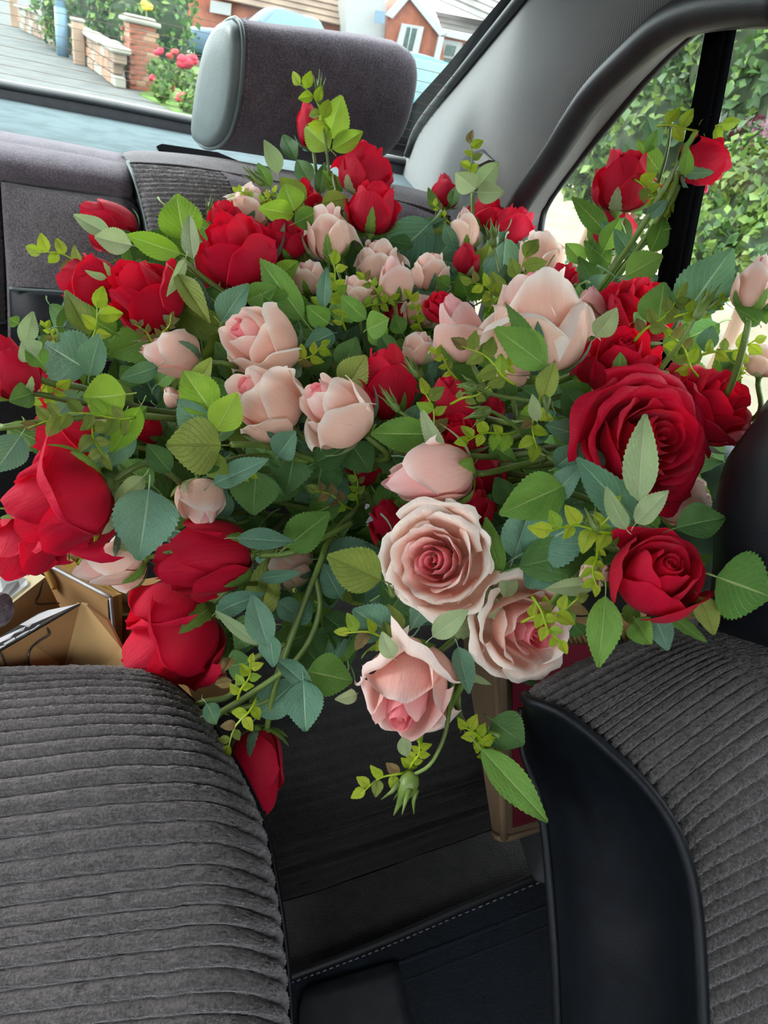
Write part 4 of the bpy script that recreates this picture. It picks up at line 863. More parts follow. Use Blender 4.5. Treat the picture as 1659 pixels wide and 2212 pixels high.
LV = [
 # around the rear headrest
 (708,300,738,206,60,.88,'L'),(712,322,656,268,56,.88,'L'),(718,322,784,284,40,.88,'L'),(600,375,578,302,36,.88,'P'),(585,405,556,350,28,.89,'G'),
 (636,455,612,400,62,.84,'L'),(634,462,564,450,46,.84,'L'),(637,482,690,456,46,.83,'G'),(660,440,604,385,44,.88,'O'),(695,440,752,428,44,.86,'O'),(640,345,608,285,34,.9,'D'),(670,395,640,340,40,.92,'D'),
 (690,420,700,350,30,.92,'D'),(735,420,700,370,34,.92,'G'),(590,470,560,420,36,.88,'G'),(520,455,500,420,30,.88,'P'),
 # by the pillar
 (1026,408,984,372,48,.90,'P'),(1030,405,1076,350,46,.90,'P'),(1030,415,1086,416,42,.90,'P'),(880,506,962,474,30,.90,'B'),(940,470,925,520,50,.90,'G'),(985,540,960,480,30,.88,'B'),(975,445,985,400,24,.93,'D'),(940,455,925,405,20,.95,'D'),
 (1060,600,1080,530,40,.84,'P'),(1010,640,990,590,40,.83,'G'),(970,620,945,600,34,.8,'G'),(1130,640,1150,600,40,.8,'B'),(890,530,840,520,34,.88,'D'),(960,520,915,505,40,.9,'O'),
 # tall spray in the side window
 (1312,505,1242,428,42,.71,'G'),(1305,540,1340,470,44,.71,'G'),(1420,318,1398,252,36,.68,'B'),(1425,372,1378,305,44,.69,'G'),(1405,545,1445,462,48,.66,'G'),(1455,492,1530,468,44,.65,'G'),(1432,505,1486,532,30,.66,'G'),
 (1352,596,1432,552,62,.66,'G',10),(1318,570,1262,520,40,.74,'G'),(1290,600,1296,515,36,.75,'D'),(1262,570,1222,520,36,.76,'G'),(1300,640,1250,560,44,.75,'D'),(1400,470,1442,430,30,.66,'B'),(1395,330,1420,280,24,.68,'G'),
 (1330,520,1300,480,34,.72,'B'),(1350,470,1330,560,40,.72,'D'),(1480,380,1488,318,28,.6,'G'),(1430,440,1400,390,30,.67,'P'),(1440,470,1470,420,34,.66,'G'),(1370,560,1330,500,40,.7,'B'),(1280,530,1300,450,36,.74,'G'),
 # right side
 (1472,690,1582,538,104,.53,'B',8,-.02,0),(1420,702,1436,608,84,.545,'D',12),(1288,728,1334,664,46,.545,'P'),(1368,696,1400,682,36,.55,'G'),(1440,770,1490,700,50,.56,'G'),(1500,790,1480,720,44,.56,'G'),(1585,850,1545,775,56,.57,'G'),(1600,800,1560,760,44,.57,'D'),
 (1640,700,1600,665,36,.50,'G'),(1655,680,1630,650,30,.50,'D'),(1640,650,1655,700,36,.5,'G'),(1520,760,1540,700,40,.56,'B'),(1275,860,1220,838,46,.56,'G'),(1270,905,1216,838,64,.56,'D',8),(1235,800,1215,760,44,.58,'D'),
 # leaves on the large peach rose
 (1182,792,1070,708,74,.50,'G',-20),(1172,772,1092,650,44,.505,'D',35),(1172,862,1200,782,46,.50,'O',20),(1160,910,1150,850,26,.50,'P'),(1130,840,1180,880,40,.58,'D'),(1105,860,1080,820,40,.6,'D'),
 # middle
 (925,938,800,936,70,.60,'G',6,-.01,2),(960,990,902,886,40,.59,'P',25),(880,925,905,870,40,.62,'B'),(710,698,664,668,50,.70,'G'),(720,720,668,740,46,.71,'B'),(790,690,732,640,44,.70,'G'),(792,712,842,690,56,.68,'G'),(735,800,775,735,62,.70,'D'),(745,840,792,768,72,.67,'O'),
 (700,665,700,575,34,.72,'B',20),(655,690,560,560,70,.74,'G',15,.02),(570,640,640,680,60,.75,'G'),(480,694,524,618,62,.73,'B'),(530,650,600,620,50,.76,'G'),(620,640,660,700,60,.76,'G'),(680,760,640,700,56,.74,'G'),(700,790,680,730,60,.73,'D'),(660,800,720,760,50,.72,'D'),
 (600,600,640,560,44,.78,'L'),(610,700,660,740,50,.76,'D'),(720,650,760,700,46,.74,'G'),(830,740,800,700,46,.72,'G'),(850,770,820,720,40,.7,'D'),(870,720,850,680,36,.74,'G'),
 # left, over the armrest
 (398,522,378,414,88,.80,'L',5,-.01,1),(418,560,400,455,40,.77,'P',20),(380,590,452,690,42,.73,'O',20),(400,560,360,640,30,.74,'P',30),(240,508,160,466,36,.80,'P'),(285,530,205,512,50,.79,'P'),(390,548,272,508,52,.78,'L'),(230,600,186,590,18,.76,'P',30),
 (192,725,142,620,46,.69,'O'),(50,745,74,672,36,.55,'P'),(80,770,45,742,60,.55,'P'),(40,700,20,688,26,.57,'G'),(70,850,20,865,50,.55,'D'),(95,790,60,745,44,.555,'G'),(200,700,160,650,44,.74,'G'),(250,720,200,690,44,.74,'G'),
 (192,800,84,738,118,.60,'B',5,-.01,3),(192,812,216,720,56,.59,'B',20),(272,852,178,862,90,.575,'L',5,-.01,4),(120,892,186,848,56,.63,'B'),(302,880,240,978,54,.585,'L',10),(340,792,262,822,46,.66,'B'),(300,830,260,790,46,.68,'D'),(420,845,458,772,44,.62,'O',15),
 (460,892,392,800,82,.585,'L',4,-.01,5),(466,930,512,848,68,.58,'L',-10),(440,930,388,862,66,.59,'B',15),(478,962,362,962,112,.585,'O',5),(486,990,428,1022,84,.59,'O'),(470,975,400,1010,70,.6,'D'),
 (44,942,-12,1020,70,.55,'B'),(288,925,196,1010,74,.60,'B',5),(262,900,182,982,38,.59,'B',30),(330,1050,255,1000,60,.63,'G'),(310,1030,248,1090,46,.62,'P'),(322,1056,302,1206,122,.55,'B',4,-.015,6),(368,1020,316,958,50,.59,'D'),(270,930,310,880,44,.62,'G'),
 (462,1045,580,992,54,.60,'B',20),(552,1020,546,1112,98,.66,'D'),(640,960,620,1060,90,.70,'D'),(700,980,680,1080,90,.72,'D'),(618,1182,712,1108,78,.66,'G',5,-.01,7),(512,1162,636,1172,48,.62,'B',20),(560,1250,650,1236,28,.66,'B'),(735,1290,700,1228,54,.68,'B'),
 (760,960,800,1020,70,.68,'D'),(600,985,640,930,60,.62,'B'),(680,1000,760,960,60,.68,'D'),(540,960,600,1000,50,.66,'D'),
 # lower middle
 (822,1252,706,1200,92,.515,'O',0,-.01,8),(842,1368,762,1316,82,.535,'B',5),(852,1372,838,1305,54,.54,'O'),(935,1375,1012,1318,50,.495,'P',10),(990,1398,1012,1500,48,.525,'B',20),(868,1592,882,1640,30,.50,'P'),(850,1420,824,1374,40,.50,'P'),(770,1500,735,1512,30,.54,'P'),
 (470,1322,552,1282,48,.63,'B'),(578,1395,545,1284,58,.60,'B',10),(582,1370,592,1440,50,.60,'B',-25),(562,1392,462,1322,28,.605,'P',15),(598,1425,684,1494,40,.61,'B',20),(655,1470,660,1580,78,.60,'B',-4,-.01,2),(664,1450,762,1470,84,.62,'G',5),(560,1545,640,1470,72,.66,'B'),
 (490,1440,545,1430,60,.66,'D'),(560,1330,500,1400,60,.68,'D'),(446,1520,472,1565,40,.58,'B'),(600,1300,660,1340,50,.70,'B'),(640,1350,670,1300,40,.70,'B'),(700,1420,720,1340,60,.74,'D'),(540,1500,600,1530,50,.68,'D'),(700,1330,760,1370,54,.72,'D'),
 (500,1420,482,1452,26,.60,'R'),(500,1470,462,1482,26,.60,'R'),
 # right lower
 (1040,1618,1182,1775,66,.52,'G',5,-.01,0),(1062,1555,1132,1608,84,.55,'D',0),(1120,1440,1160,1480,40,.56,'D'),(1380,1082,1388,896,68,.435,'P',8,-.01,3),(1372,1120,1250,1002,76,.455,'B',10,-.01,5),(1374,1130,1444,1060,52,.44,'P',20),(1352,1142,1306,1064,42,.445,'P',25),
 (1215,1050,1094,1104,96,.495,'G',0,-.01,4),(1188,1082,1248,1000,60,.50,'B',20),(1170,1040,1240,1060,60,.53,'G'),(1130,1195,1290,1110,120,.52,'B',5),(1110,1205,1150,1090,80,.53,'B'),(1122,1225,1295,1180,92,.51,'D',5),(1130,1230,1200,1260,60,.52,'B'),
 (1462,1140,1572,1112,72,.455,'D'),(1548,1246,1668,1290,140,.432,'G',0,-.012,1),(1510,1290,1552,1368,52,.44,'O',20),(1515,1310,1490,1330,40,.445,'G'),(1308,1288,1296,1442,66,.445,'G',10,-.01,6),(1372,1338,1408,1394,56,.45,'G'),(1410,1325,1446,1398,54,.45,'B'),
 (1082,1242,1046,1118,44,.53,'G',10),(1088,1290,1112,1240,36,.53,'P'),(1290,1262,1176,1272,36,.48,'P',10),(1200,1010,1262,960,60,.53,'B'),(1290,1030,1250,960,60,.52,'B'),(1330,1180,1290,1130,40,.47,'G'),(1100,1090,1070,1030,50,.62,'D'),(1240,960,1200,900,54,.58,'G'),
 (1150,960,1180,900,44,.6,'B'),(1180,930,1120,920,40,.6,'D'),(1060,960,1110,990,40,.62,'G'),(1210,1290,1240,1350,36,.52,'G'),(1000,1320,1040,1290,40,.57,'D'),(1260,1370,1230,1340,40,.55,'D'),
]
for q in LV: leafpx(*q)
SG = [(178,572,78,545,.79,'Y'),(700,262,640,176,.86,'Y'),(705,655,720,560,.73,'Y'),(1068,655,1138,540,.74,'O'),(1075,640,1010,610,.74,'Y'),(1085,812,996,748,.52,'O'),(1070,805,1120,770,.53,'Y'),(935,940,915,842,.60,'Y'),(1090,938,1004,956,.57,'Y'),(1165,870,1160,968,.55,'Y'),
 (1012,375,1014,302,.90,'Y'),(960,470,930,440,.90,'Y'),(850,1390,742,1368,.53,'Y'),(540,1535,492,1620,.60,'Y'),(520,1490,540,1425,.60,'Y'),(1300,1150,1180,1150,.46,'Y'),(1290,1140,1330,1080,.46,'Y'),(1290,1200,1290,1270,.46,'Y'),(1170,1320,1215,1390,.47,'Y'),(1160,1330,1252,1290,.48,'Y'),
 (1395,710,1470,630,.53,'O'),(1540,760,1640,730,.55,'Y'),(1590,820,1600,790,.54,'Y'),(1450,270,1572,262,.62,'Y'),(1420,420,1470,400,.66,'Y'),(1390,400,1460,445,.66,'Y'),(260,905,60,925,.57,'O',11,.6),(200,900,230,990,.575,'O'),(180,1200,205,1160,.60,'Y'),(545,430,510,412,.86,'Y'),(560,440,590,410,.86,'Y'),
 (500,1030,545,1010,.62,'Y'),(820,640,780,600,.76,'Y'),(800,660,850,640,.76,'Y'),(740,690,720,620,.73,'Y'),(905,700,880,640,.76,'Y'),(1050,1620,1000,1570,.53,'Y'),(1030,1590,1100,1650,.53,'Y'),(870,1670,780,1715,.525,'Y'),(890,1650,905,1600,.525,'Y'),(1470,680,1560,640,.52,'Y'),(970,800,935,760,.62,'Y'),
 (1000,860,1060,830,.58,'O'),(1490,790,1440,720,.54,'Y'),(330,740,290,700,.72,'R'),(350,720,370,680,.72,'R'),(120,740,90,700,.6,'Y'),(60,860,130,830,.6,'Y'),(740,1090,680,1060,.7,'R'),(770,1070,760,1010,.72,'R'),(170,770,210,650,.68,'Y'),(640,780,700,740,.7,'Y'),(560,640,600,600,.78,'Y')]
for q in SG: sprig(q[0], q[1], q[2], q[3], q[4], q[5], *(q[6:7] or (7,)), *(q[7:8] or (1.0,)))
BD = [(690,225,690,148,.86,16,[(700,280,.87),(712,380,.89)]),(570,400,522,358,.87,18,[(590,430,.87),(630,480,.88)]),(452,470,456,420,.86,14,[(455,500,.86),(470,540,.86)]),(1068,535,1060,470,.82,22,[(1080,590,.80),(1100,650,.78)]),(726,575,708,535,.74,16,[(745,630,.74),(770,690,.74)]),
 (862,890,818,830,.60,18,[(900,915,.60),(950,960,.63)]),(905,815,870,765,.60,18,[(925,850,.62),(950,900,.66)]),(1030,838,985,830,.53,26,[(1075,855,.54),(1160,870,.55),(1250,905,.58)]),(1060,885,1000,905,.53,26,[(1100,910,.55),(1140,950,.57),(1190,985,.60)]),
 (894,1670,850,1762,.52,44,[(930,1650,.52),(960,1590,.525),(972,1520,.535),(985,1430,.56)]),(1495,640,1534,588,.56,24,[(1470,680,.56),(1440,740,.57)]),(1500,690,1558,612,.51,26,[(1470,740,.52),(1425,800,.54)]),(1512,280,1540,222,.62,18,[(1480,330,.62),(1430,420,.64)]),(1180,850,1182,905,.50,20,[(1182,820,.5),(1184,790,.52)]),
 (1450,200+60,1440,225+60,.66,12,[(1440,330,.66),(1420,400,.66)]),(1290,1150,1262,1095,.46,26,[(1310,1165,.47),(1350,1150,.49)]),(850,1290,836,1255,.53,14,None),(470,1535,430,1550,.60,14,None)]
for q in BD: bud(*q)
BR = [([(575,1590,.665),(590,1500,.66),(640,1350,.66),(690,1220,.67),(715,1160,.70),(790,1080,.78)],),([(600,1500,.665),(560,1520,.66),(480,1535,.655),(438,1535,.66)],),([(680,1240,.668),(690,1320,.665),(645,1420,.66),(540,1500,.655),(470,1545,.65),(440,1600,.66)],),([(620,1390,.66),(540,1430,.66),(500,1500,.655),(440,1516,.65),(400,1530,.66)],),
 ([(640,1150,.66),(520,1200,.68),(460,1220,.70)],),([(760,1130,.70),(640,1190,.68),(560,1200,.68)],),([(60,790,.575),(100,825,.59),(180,838,.62),(300,880,.66),(420,900,.7)],),([(0,924,.56),(120,908,.57),(260,896,.6),(380,905,.66)],),([(1480,330,.62),(1440,400,.645),(1380,500,.67),(1280,650,.74)],),([(1470,400,.64),(1420,490,.67),(1350,570,.7),(1270,660,.76)],),
 ([(590,600,.78),(640,660,.77),(700,720,.76),(780,800,.76)],),([(395,560,.78),(440,600,.77),(520,660,.77),(620,760,.78)],),([(360,540,.79),(420,590,.79),(500,640,.79)],),([(720,380,.89),(735,460,.88),(740,520,.88)],),([(620,480,.86),(650,540,.86),(690,600,.86)],),
 ([(1020,420,.92),(1022,500,.91),(1030,600,.88)],),([(470,1000,.61),(560,985,.64),(680,1000,.7),(760,1030,.76)],),([(500,960,.59),(580,965,.63),(700,1000,.7)],),([(730,1010,.75),(780,1060,.76),(830,1110,.78)],),([(1000,985,.6),(1100,985,.62),(1240,960,.66)],),
 ([(1255,1010,.56),(1210,1000,.58),(1130,960,.62)],),([(560,590,.8),(640,640,.79),(720,700,.78)],),([(970,1530,.535),(1010,1450,.57),(1020,1380,.62)],),([(1180,1320,.48),(1240,1250,.5),(1320,1180,.52)],),([(1080,1590,.53),(1000,1560,.54),(985,1480,.56)],)]
for q in BR: branch(*q)
# ------------------------------------------------------------------ shaded greenery inside the pile
POLY = [(60,880),(100,700),(260,560),(420,470),(600,440),(760,470),(900,520),(1060,520),(1220,600),(1440,660),(1560,800),(1520,960),(1420,1100),(1300,1180),(1200,1290),(1000,1330),(840,1290),(720,1420),(560,1480),(470,1380),(400,1180),(250,1080),(100,1020)]
def inside(x, y):
    c = False; n = len(POLY)
    for i in range(n):
        x1, y1 = POLY[i]; x2, y2 = POLY[(i+1) % n]
        if (y1 > y) != (y2 > y) and x < (x2-x1)*(y-y1)/(y2-y1)+x1: c = not c
    return c
RXY = np.array([q[2] for q in ROSES], float); RD = np.array([q[3] for q in ROSES])
def dsurf(x, y):
    w = 1.0/(((RXY-[x, y])**2).sum(1)+900.0)**1.3; return (w*RD).sum()/w.sum()
fr = random.Random(99); cnt = 0
while cnt < 430:
    x, y = fr.uniform(40, 1580), fr.uniform(420, 1500)
    if not inside(x, y): continue
    cnt += 1
    d = dsurf(x, y)+fr.uniform(.035, .15)
    a = fr.uniform(0, 2*pi); l = fr.uniform(.045, .085); L = l*F/d
    B = P(x-cos(a)*L/2, y-sin(a)*L/2, d+fr.uniform(-.02, .02)); T = P(x+cos(a)*L/2, y+sin(a)*L/2, d+fr.uniform(-.03, .03))
    put_leaf(B, T, l*fr.uniform(.5, .75), fr.choice('DDGGBBDGO'), None, fr.uniform(-45, 45), rr=fr)
for k in range(46):
    while True:
        x, y = fr.uniform(100, 1500), fr.uniform(520, 1400)
        if inside(x, y): break
    d = dsurf(x, y)+fr.uniform(.05, .12); x2, y2 = x+(760-x)*.6+fr.uniform(-90, 90), y+(1060-y)*.6+fr.uniform(-60, 60)
    branch([(x, y, d), ((x+x2)/2+fr.uniform(-30, 30), (y+y2)/2+fr.uniform(-30, 30), d+.02), (x2, y2, d+.07)], thorns=2, mat=fr.choice(['stem', 'stemD']), n=14)
# ------------------------------------------------------------------ street behind the rear window
M['asphalt'] = simple('pale_grey_asphalt', (.12, .123, .12), .9, .4, 30, .12, dist=.01, spec=.05)
M['paving'] = simple('pale_beige_paving', (.20, .175, .13), .9, .3, 20, .12, dist=.01, spec=.05)
M['lawn'] = simple('short_lawn', (.075,.15,.018), .9, .8, 40, .35, dist=.03)
M['brick'] = simple('orange_red_brick', (.24, .075, .04), .85, .4, 20, .25, dist=.004)
M['brickL'] = simple('pale_buff_brick', (.30,.165,.10), .85, .4, 20, .2, dist=.004)
M['mortar'] = simple('mortar', (.27,.235,.19), .9, .4, 40, .1)
M['stone'] = simple('pale_coping_stone', (.27,.255,.21), .85, .5, 14, .2, dist=.006)
M['rock'] = simple('rough_tan_stone', (.23,.16,.115), .9, .8, 12, .3, dist=.01)
M['bluepaint'] = simple('slate_blue_paint', (.10, .17, .23), .4, var=.05)
M['wood'] = simple('weathered_wood', (.33, .22, .15), .85, .4, 30, .2)
M['carnavy'] = simple('slate_blue_car_paint', (.06, .10, .145), .45, var=.03, spec=.25)
M['carteal'] = simple('turquoise_car_paint', (.035, .19, .26), .45, var=.03, spec=.25)
M['carglass'] = simple('tinted_car_window', (.10, .17, .18), .2, var=.05, spec=.4)
M['tyre'] = simple('tyre_rubber', (.02, .02, .022), .8, var=.1)
M['alloy'] = simple('silver_wheel', (.5, .5, .52), .3, metal=.7)
M['lamp'] = simple('clear_headlamp', (.7, .74, .78), .12)
M['tile'] = simple('brown_roof_tiles', (.17, .115, .08), .85, .6, 6, .35, dist=.03)
M['tileG'] = simple('grey_roof_tiles', (.18, .165, .155), .85, .6, 6, .3, dist=.03)
M['upvc'] = simple('white_painted_trim', (.27,.28,.275), .4, var=.02)
M['dkglass'] = simple('dark_house_window', (.05, .08, .07), .2, var=.2, spec=.2)
S(mk('ground', *box_geo((0, 30, -.05), (160, 120, .1)), M['asphalt'], smooth=False))
pav = [Pz(1160, 395, 0), Pz(1250, 400, 0), Pz(1700, 470, 0), (6, 1.0, 0), (1.2, 1.0, 0), (1.4, 6, 0)]
S(prism(np.array(pav)+(0, 0, .012), (0, 0, -.012), 'trim_5', M['paving']))
lawn = [Pz(326, 196, 0), Pz(300, 205, 0), Pz(420, 262, 0), Pz(620, 330, 0), Pz(820, 300, 0), Pz(560, 130, 0), Pz(400, 120, 0), Pz(340, 150, 0)]
S(prism(np.array(lawn)+(0, 0, .02), (0, 0, -.02), 'trim_6', M['lawn']))
# garden wall of rough stone with coping, running away along the pavement
gw = empty('garden_wall', Pz(262, 192, 0), 'low garden wall of rough blocks with pale coping along the pavement', 'wall')
bl_v, bl_f = bmesh_box(.24, .10, .085, .02, 1)
blm = bpy.data.meshes.new('stone'); blm.from_pydata(bl_v.tolist(), [], bl_f); blm.materials.append(M['rock'])
cp_v, cp_f = bmesh_box(.36, .17, .05, .025, 1)
cpm = bpy.data.meshes.new('coping'); cpm.from_pydata(cp_v.tolist(), [], cp_f); cpm.materials.append(M['stone'])
def inst(name, me, loc, rz, parent, sc=(1, 1, 1), mat=None):
    o = bpy.data.objects.new(name, me); COL.objects.link(o); o.parent = parent
    o.location = np.asarray(loc)-LOC[parent.name]; o.rotation_euler = (0, 0, rz); o.scale = sc
    if mat: o.material_slots[0].link = 'OBJECT'; o.material_slots[0].material = mat
    LOC[o.name] = LOC[parent.name]; return o
Wp = [Pz(262, 192, 0), Pz(166, 122, 0), Pz(100, 88, 0), Pz(52, 66, 0)]
er = random.Random(4)
seg = [np.linalg.norm(Wp[i+1]-Wp[i]) for i in range(3)]; tot = sum(seg)
def along(s):
    for i in range(3):
        if s <= seg[i] or i == 2: return Wp[i]+(Wp[i+1]-Wp[i])*(s/seg[i]), math.atan2(*(Wp[i+1]-Wp[i])[1::-1])
        s -= seg[i]
s = .25
while s < min(tot, 26):
    for c in range(3):
        p, rz = along(s+(.24 if c % 2 else 0)); inst('stone', blm, p+(er.uniform(-.015, .015), 0, .09+c*.18), rz, gw, (1, er.uniform(.9, 1.1), 1), er.choice([M['rock'], M['rock'], M['brickL'], M['stone']]))
    s += .50
s = .3
while s < min(tot, 26):
    p, rz = along(s); inst('coping', cpm, p+(0, 0, .58+er.uniform(-.01, .02)), rz, gw); s += .73
# brick pillar with stone cap
p0 = (Pz(266, 190, 0)+Pz(326, 200, 0))/2; p0 = p0+np.array([.02, .24, 0])
gp_ = empty('brick_pillar', p0, 'brick garden pillar with a pale stone cap and a yellow flower behind it', 'pillar')
rzp = radians(20)
bv, bf = bmesh_box(.108, .05, .0325, .006, 1); bme = bpy.data.meshes.new('brick'); bme.from_pydata(bv.tolist(), [], bf); bme.materials.append(M['brick'])
mk('mortar_core', *box_geo(p0+(0, 0, .50), (.42, .42, 1.0), rzp), M['mortar'], gp_, smooth=False)
R2 = np.array([[cos(rzp), -sin(rzp), 0], [sin(rzp), cos(rzp), 0], [0, 0, 1]])
for c in range(13):
    for sd in range(4):
        a = sd*pi/2; R3 = np.array([[cos(a), -sin(a), 0], [sin(a), cos(a), 0], [0, 0, 1]])
        for b in ((-.116, .116) if c % 2 == 0 else (-.056, .172)):
            inst('brick', bme, p0+R2@R3@np.array([b-.0, -.176, 0])+(0, 0, .04+c*.0765), rzp+a, gp_, (1, 1, 1), er.choice([M['brick'], M['brick'], M['brickL']]))
mk('cap_stone', *box_geo(p0+(0, 0, 1.03), (.60, .60, .07), rzp, .025), M['stone'], gp_)
mk('cap_stone', *box_geo(p0+(0, 0, 1.085), (.46, .46, .06), rzp, .028), M['stone'], gp_)
M['yellow'] = simple('yellow_orange_petals', (.75, .42, .03), .6); M['bloomred'] = simple('crimson_bloom', (.42, .006, .03), .6, .5, 30, .3, dist=.01)
M['bloompink'] = simple('coral_bloom', (.50, .04, .04), .6, .5, 30, .3, dist=.01)
def bloom(c, r, mat, parent, name='bloom'):
    G = []
    for k in range(9):
        dr = np.array([er.uniform(-1, 1), er.uniform(-1, 1), er.uniform(-.4, 1)]); G.append(sphere_geo(np.asarray(c)+dr*r*.5, r*np.array([.62, .62, .5]), 5, 7))
    return mk(name, *join(G), mat, parent)
fl = empty('yellow_flower', p0+(.05, .5, 0), 'yellow orange flower standing behind the cap of the brick pillar', 'flower')
bloom(p0+(.05, .5, 1.26), .10, M['yellow'], fl); mk('flower_stem', *tube_geo([p0+(.05, .5, 0), p0+(.06, .5, .6), p0+(.05, .5, 1.24)], .012, 6), M['stem'], fl)
# lamp post
lp = empty('lamp_post', Pz(136, 122, 0), 'slate blue steel lamp post on the pavement', 'post')
q = Pz(136, 122, 0); mk('pole', *tube_geo([q, q+(0, 0, 1.2), q+(0, 0, 5.0)], .10, 14), M['bluepaint'], lp); mk('pole_base', *tube_geo([q, q+(0, 0, .3), q+(0, 0, .9)], .125, 14), M['bluepaint'], lp)
for nm, (x, y), h, lab in (('gate_post', (33, 58), 1.6, 'brown wooden gate post at the upper left corner'), ('fence_post', (172, 140), .75, 'short dark post at the end of the coping by the lamp post')):
    g_ = empty(nm, Pz(x, y, 0), lab, 'post'); q = Pz(x, y, 0)
    mk('post_body', *box_geo(q+(0, 0, h/2), (.22, .22, h), .3, .02), M['wood'], g_); mk('post_cap', *box_geo(q+(0, 0, h+.03), (.27, .27, .06), .3, .02), M['stone'], g_)
# leaf masses
def leafmass(name, blobs, n, size, mats, parent, seed, core=None, flat=.35):
    r = np.random.RandomState(seed); wts = np.array([np.prod(b[1])**.67 for b in blobs]); wts = wts/wts.sum()
    Vs = [[] for _ in mats]; Fs = [[] for _ in mats]
    for k in range(n):
        b = blobs[r.choice(len(blobs), p=wts)]; dr = r.randn(3); dr /= np.linalg.norm(dr)
        lump = 1+.16*sin(dr[0]*7+seed)*cos(dr[2]*8)+.10*sin(dr[1]*15+dr[2]*11)
        p = np.array(b[0])+dr*np.array(b[1])*lump*(1-.28*r.rand()**2)
        nn = dr+r.randn(3)*.7; nn /= np.linalg.norm(nn); t = np.cross(nn, r.randn(3)); t /= np.linalg.norm(t); s_ = np.cross(nn, t); l = size*r.uniform(.6, 1.3)
        i = r.randint(len(mats)); o = len(Vs[i])
        Vs[i] += [p-t*l*.5, p+s_*l*flat+nn*l*.08, p+t*l*.55-nn*l*.1, p-s_*l*flat+nn*l*.08]; Fs[i] += [(o, o+1, o+2), (o, o+2, o+3)]
    for i, m_ in enumerate(mats):
        if Vs[i]: mk(name, np.array(Vs[i]), Fs[i], m_, parent, kind='stuff')
    if core:
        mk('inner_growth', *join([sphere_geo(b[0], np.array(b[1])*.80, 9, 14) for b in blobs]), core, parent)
def fm(name, c, tr): 
    g = NT(name); rn = g.n('NewGeometry').outputs['Random Per Island']
    col = g.mix(rn, tuple(x*.65 for x in c), tuple(x*1.3 for x in c)); sh = g.bsdf(col, .5); t_ = g.n('BsdfTranslucent'); g.t.links.new(col, t_.inputs[0])
    return g.done(g.n('MixShader', {0: tr, 1: sh, 2: t_.outputs[0]}).outputs[0])
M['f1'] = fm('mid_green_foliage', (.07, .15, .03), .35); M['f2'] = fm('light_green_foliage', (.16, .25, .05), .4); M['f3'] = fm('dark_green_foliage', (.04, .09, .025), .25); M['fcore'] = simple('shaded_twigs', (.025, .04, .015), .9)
M['f4'] = fm('purple_foliage', (.09, .02, .035), .2)
hg = empty('hedge', PY(250, 110, 19), 'tall green garden hedge behind the brick pillar', 'hedge')
hb_ = []
for (x, y, Y, r_) in [(160, 40, 21, .9), (200, 70, 20.5, 1.0), (245, 50, 20, 1.0), (300, 70, 19.5, .9), (330, 40, 20, 1.0), (200, 10, 21, 1.0), (260, -10, 20.5, 1.1), (330, -5, 20.5, 1.0), (350, 95, 19.5, .7), (170, -20, 21, 1.0), (350, 40, 19.2, .6)]: hb_.append((PY(x, y, Y), (r_, r_*.8, r_)))
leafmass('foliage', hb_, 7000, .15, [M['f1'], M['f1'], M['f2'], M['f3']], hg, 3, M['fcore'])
mk('trunk', *tube_geo([PY(250, 130, 20)*(1, 1, 0), PY(250, 110, 20), PY(250, 70, 20)], .07, 7), M['wood'], hg)
for i, (bls, pts, lab) in enumerate([([(340, 135, 14.6, .28), (362, 150, 14.2, .3), (350, 190, 13.4, .25)], [(342, 112, .085, 0), (330, 170, .075, 0), (363, 187, .12, 1)], 'rose bush with crimson blooms right beside the brick pillar'),
                                    ([(392, 150, 14.5, .32), (412, 165, 14.0, .3)], [(366, 122, .06, 1), (378, 113, .06, 1), (402, 140, .15, 0), (413, 131, .11, 0)], 'rose bush with a cluster of crimson blooms, half way to the headrest'),
                                    ([(440, 190, 13.2, .3), (410, 215, 12.8, .25)], [(392, 212, .10, 1), (437, 180, .10, 1), (436, 160, .06, 1)], 'rose bush with coral blooms next to the end cap of the headrest')]):
    rb_ = empty('rose_bush', PY(bls[0][0], bls[0][1], bls[0][2])*(1, 1, 0), lab, 'bush', 'rose bushes on the lawn')
    blobs = []
    for x, y, Y, r_ in bls:
        c = PY(x, y, Y); blobs.append((c*(1, 1, .8), (r_*.62, r_*.5, max(.16, min(r_*.6, c[2]*.8)))))
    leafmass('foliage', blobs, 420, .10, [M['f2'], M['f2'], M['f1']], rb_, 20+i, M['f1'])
    for c, r_ in blobs: mk('cane', *tube_geo([c*(1, 1, 0), c*(1, 1, .5)+(.03, 0, 0), c], .012, 5), M['stem'], rb_)
    for x, y, r_, k in pts: bloom(PY(x, y, bls[0][2]-.35), r_, M['bloompink' if k else 'bloomred'], rb_)
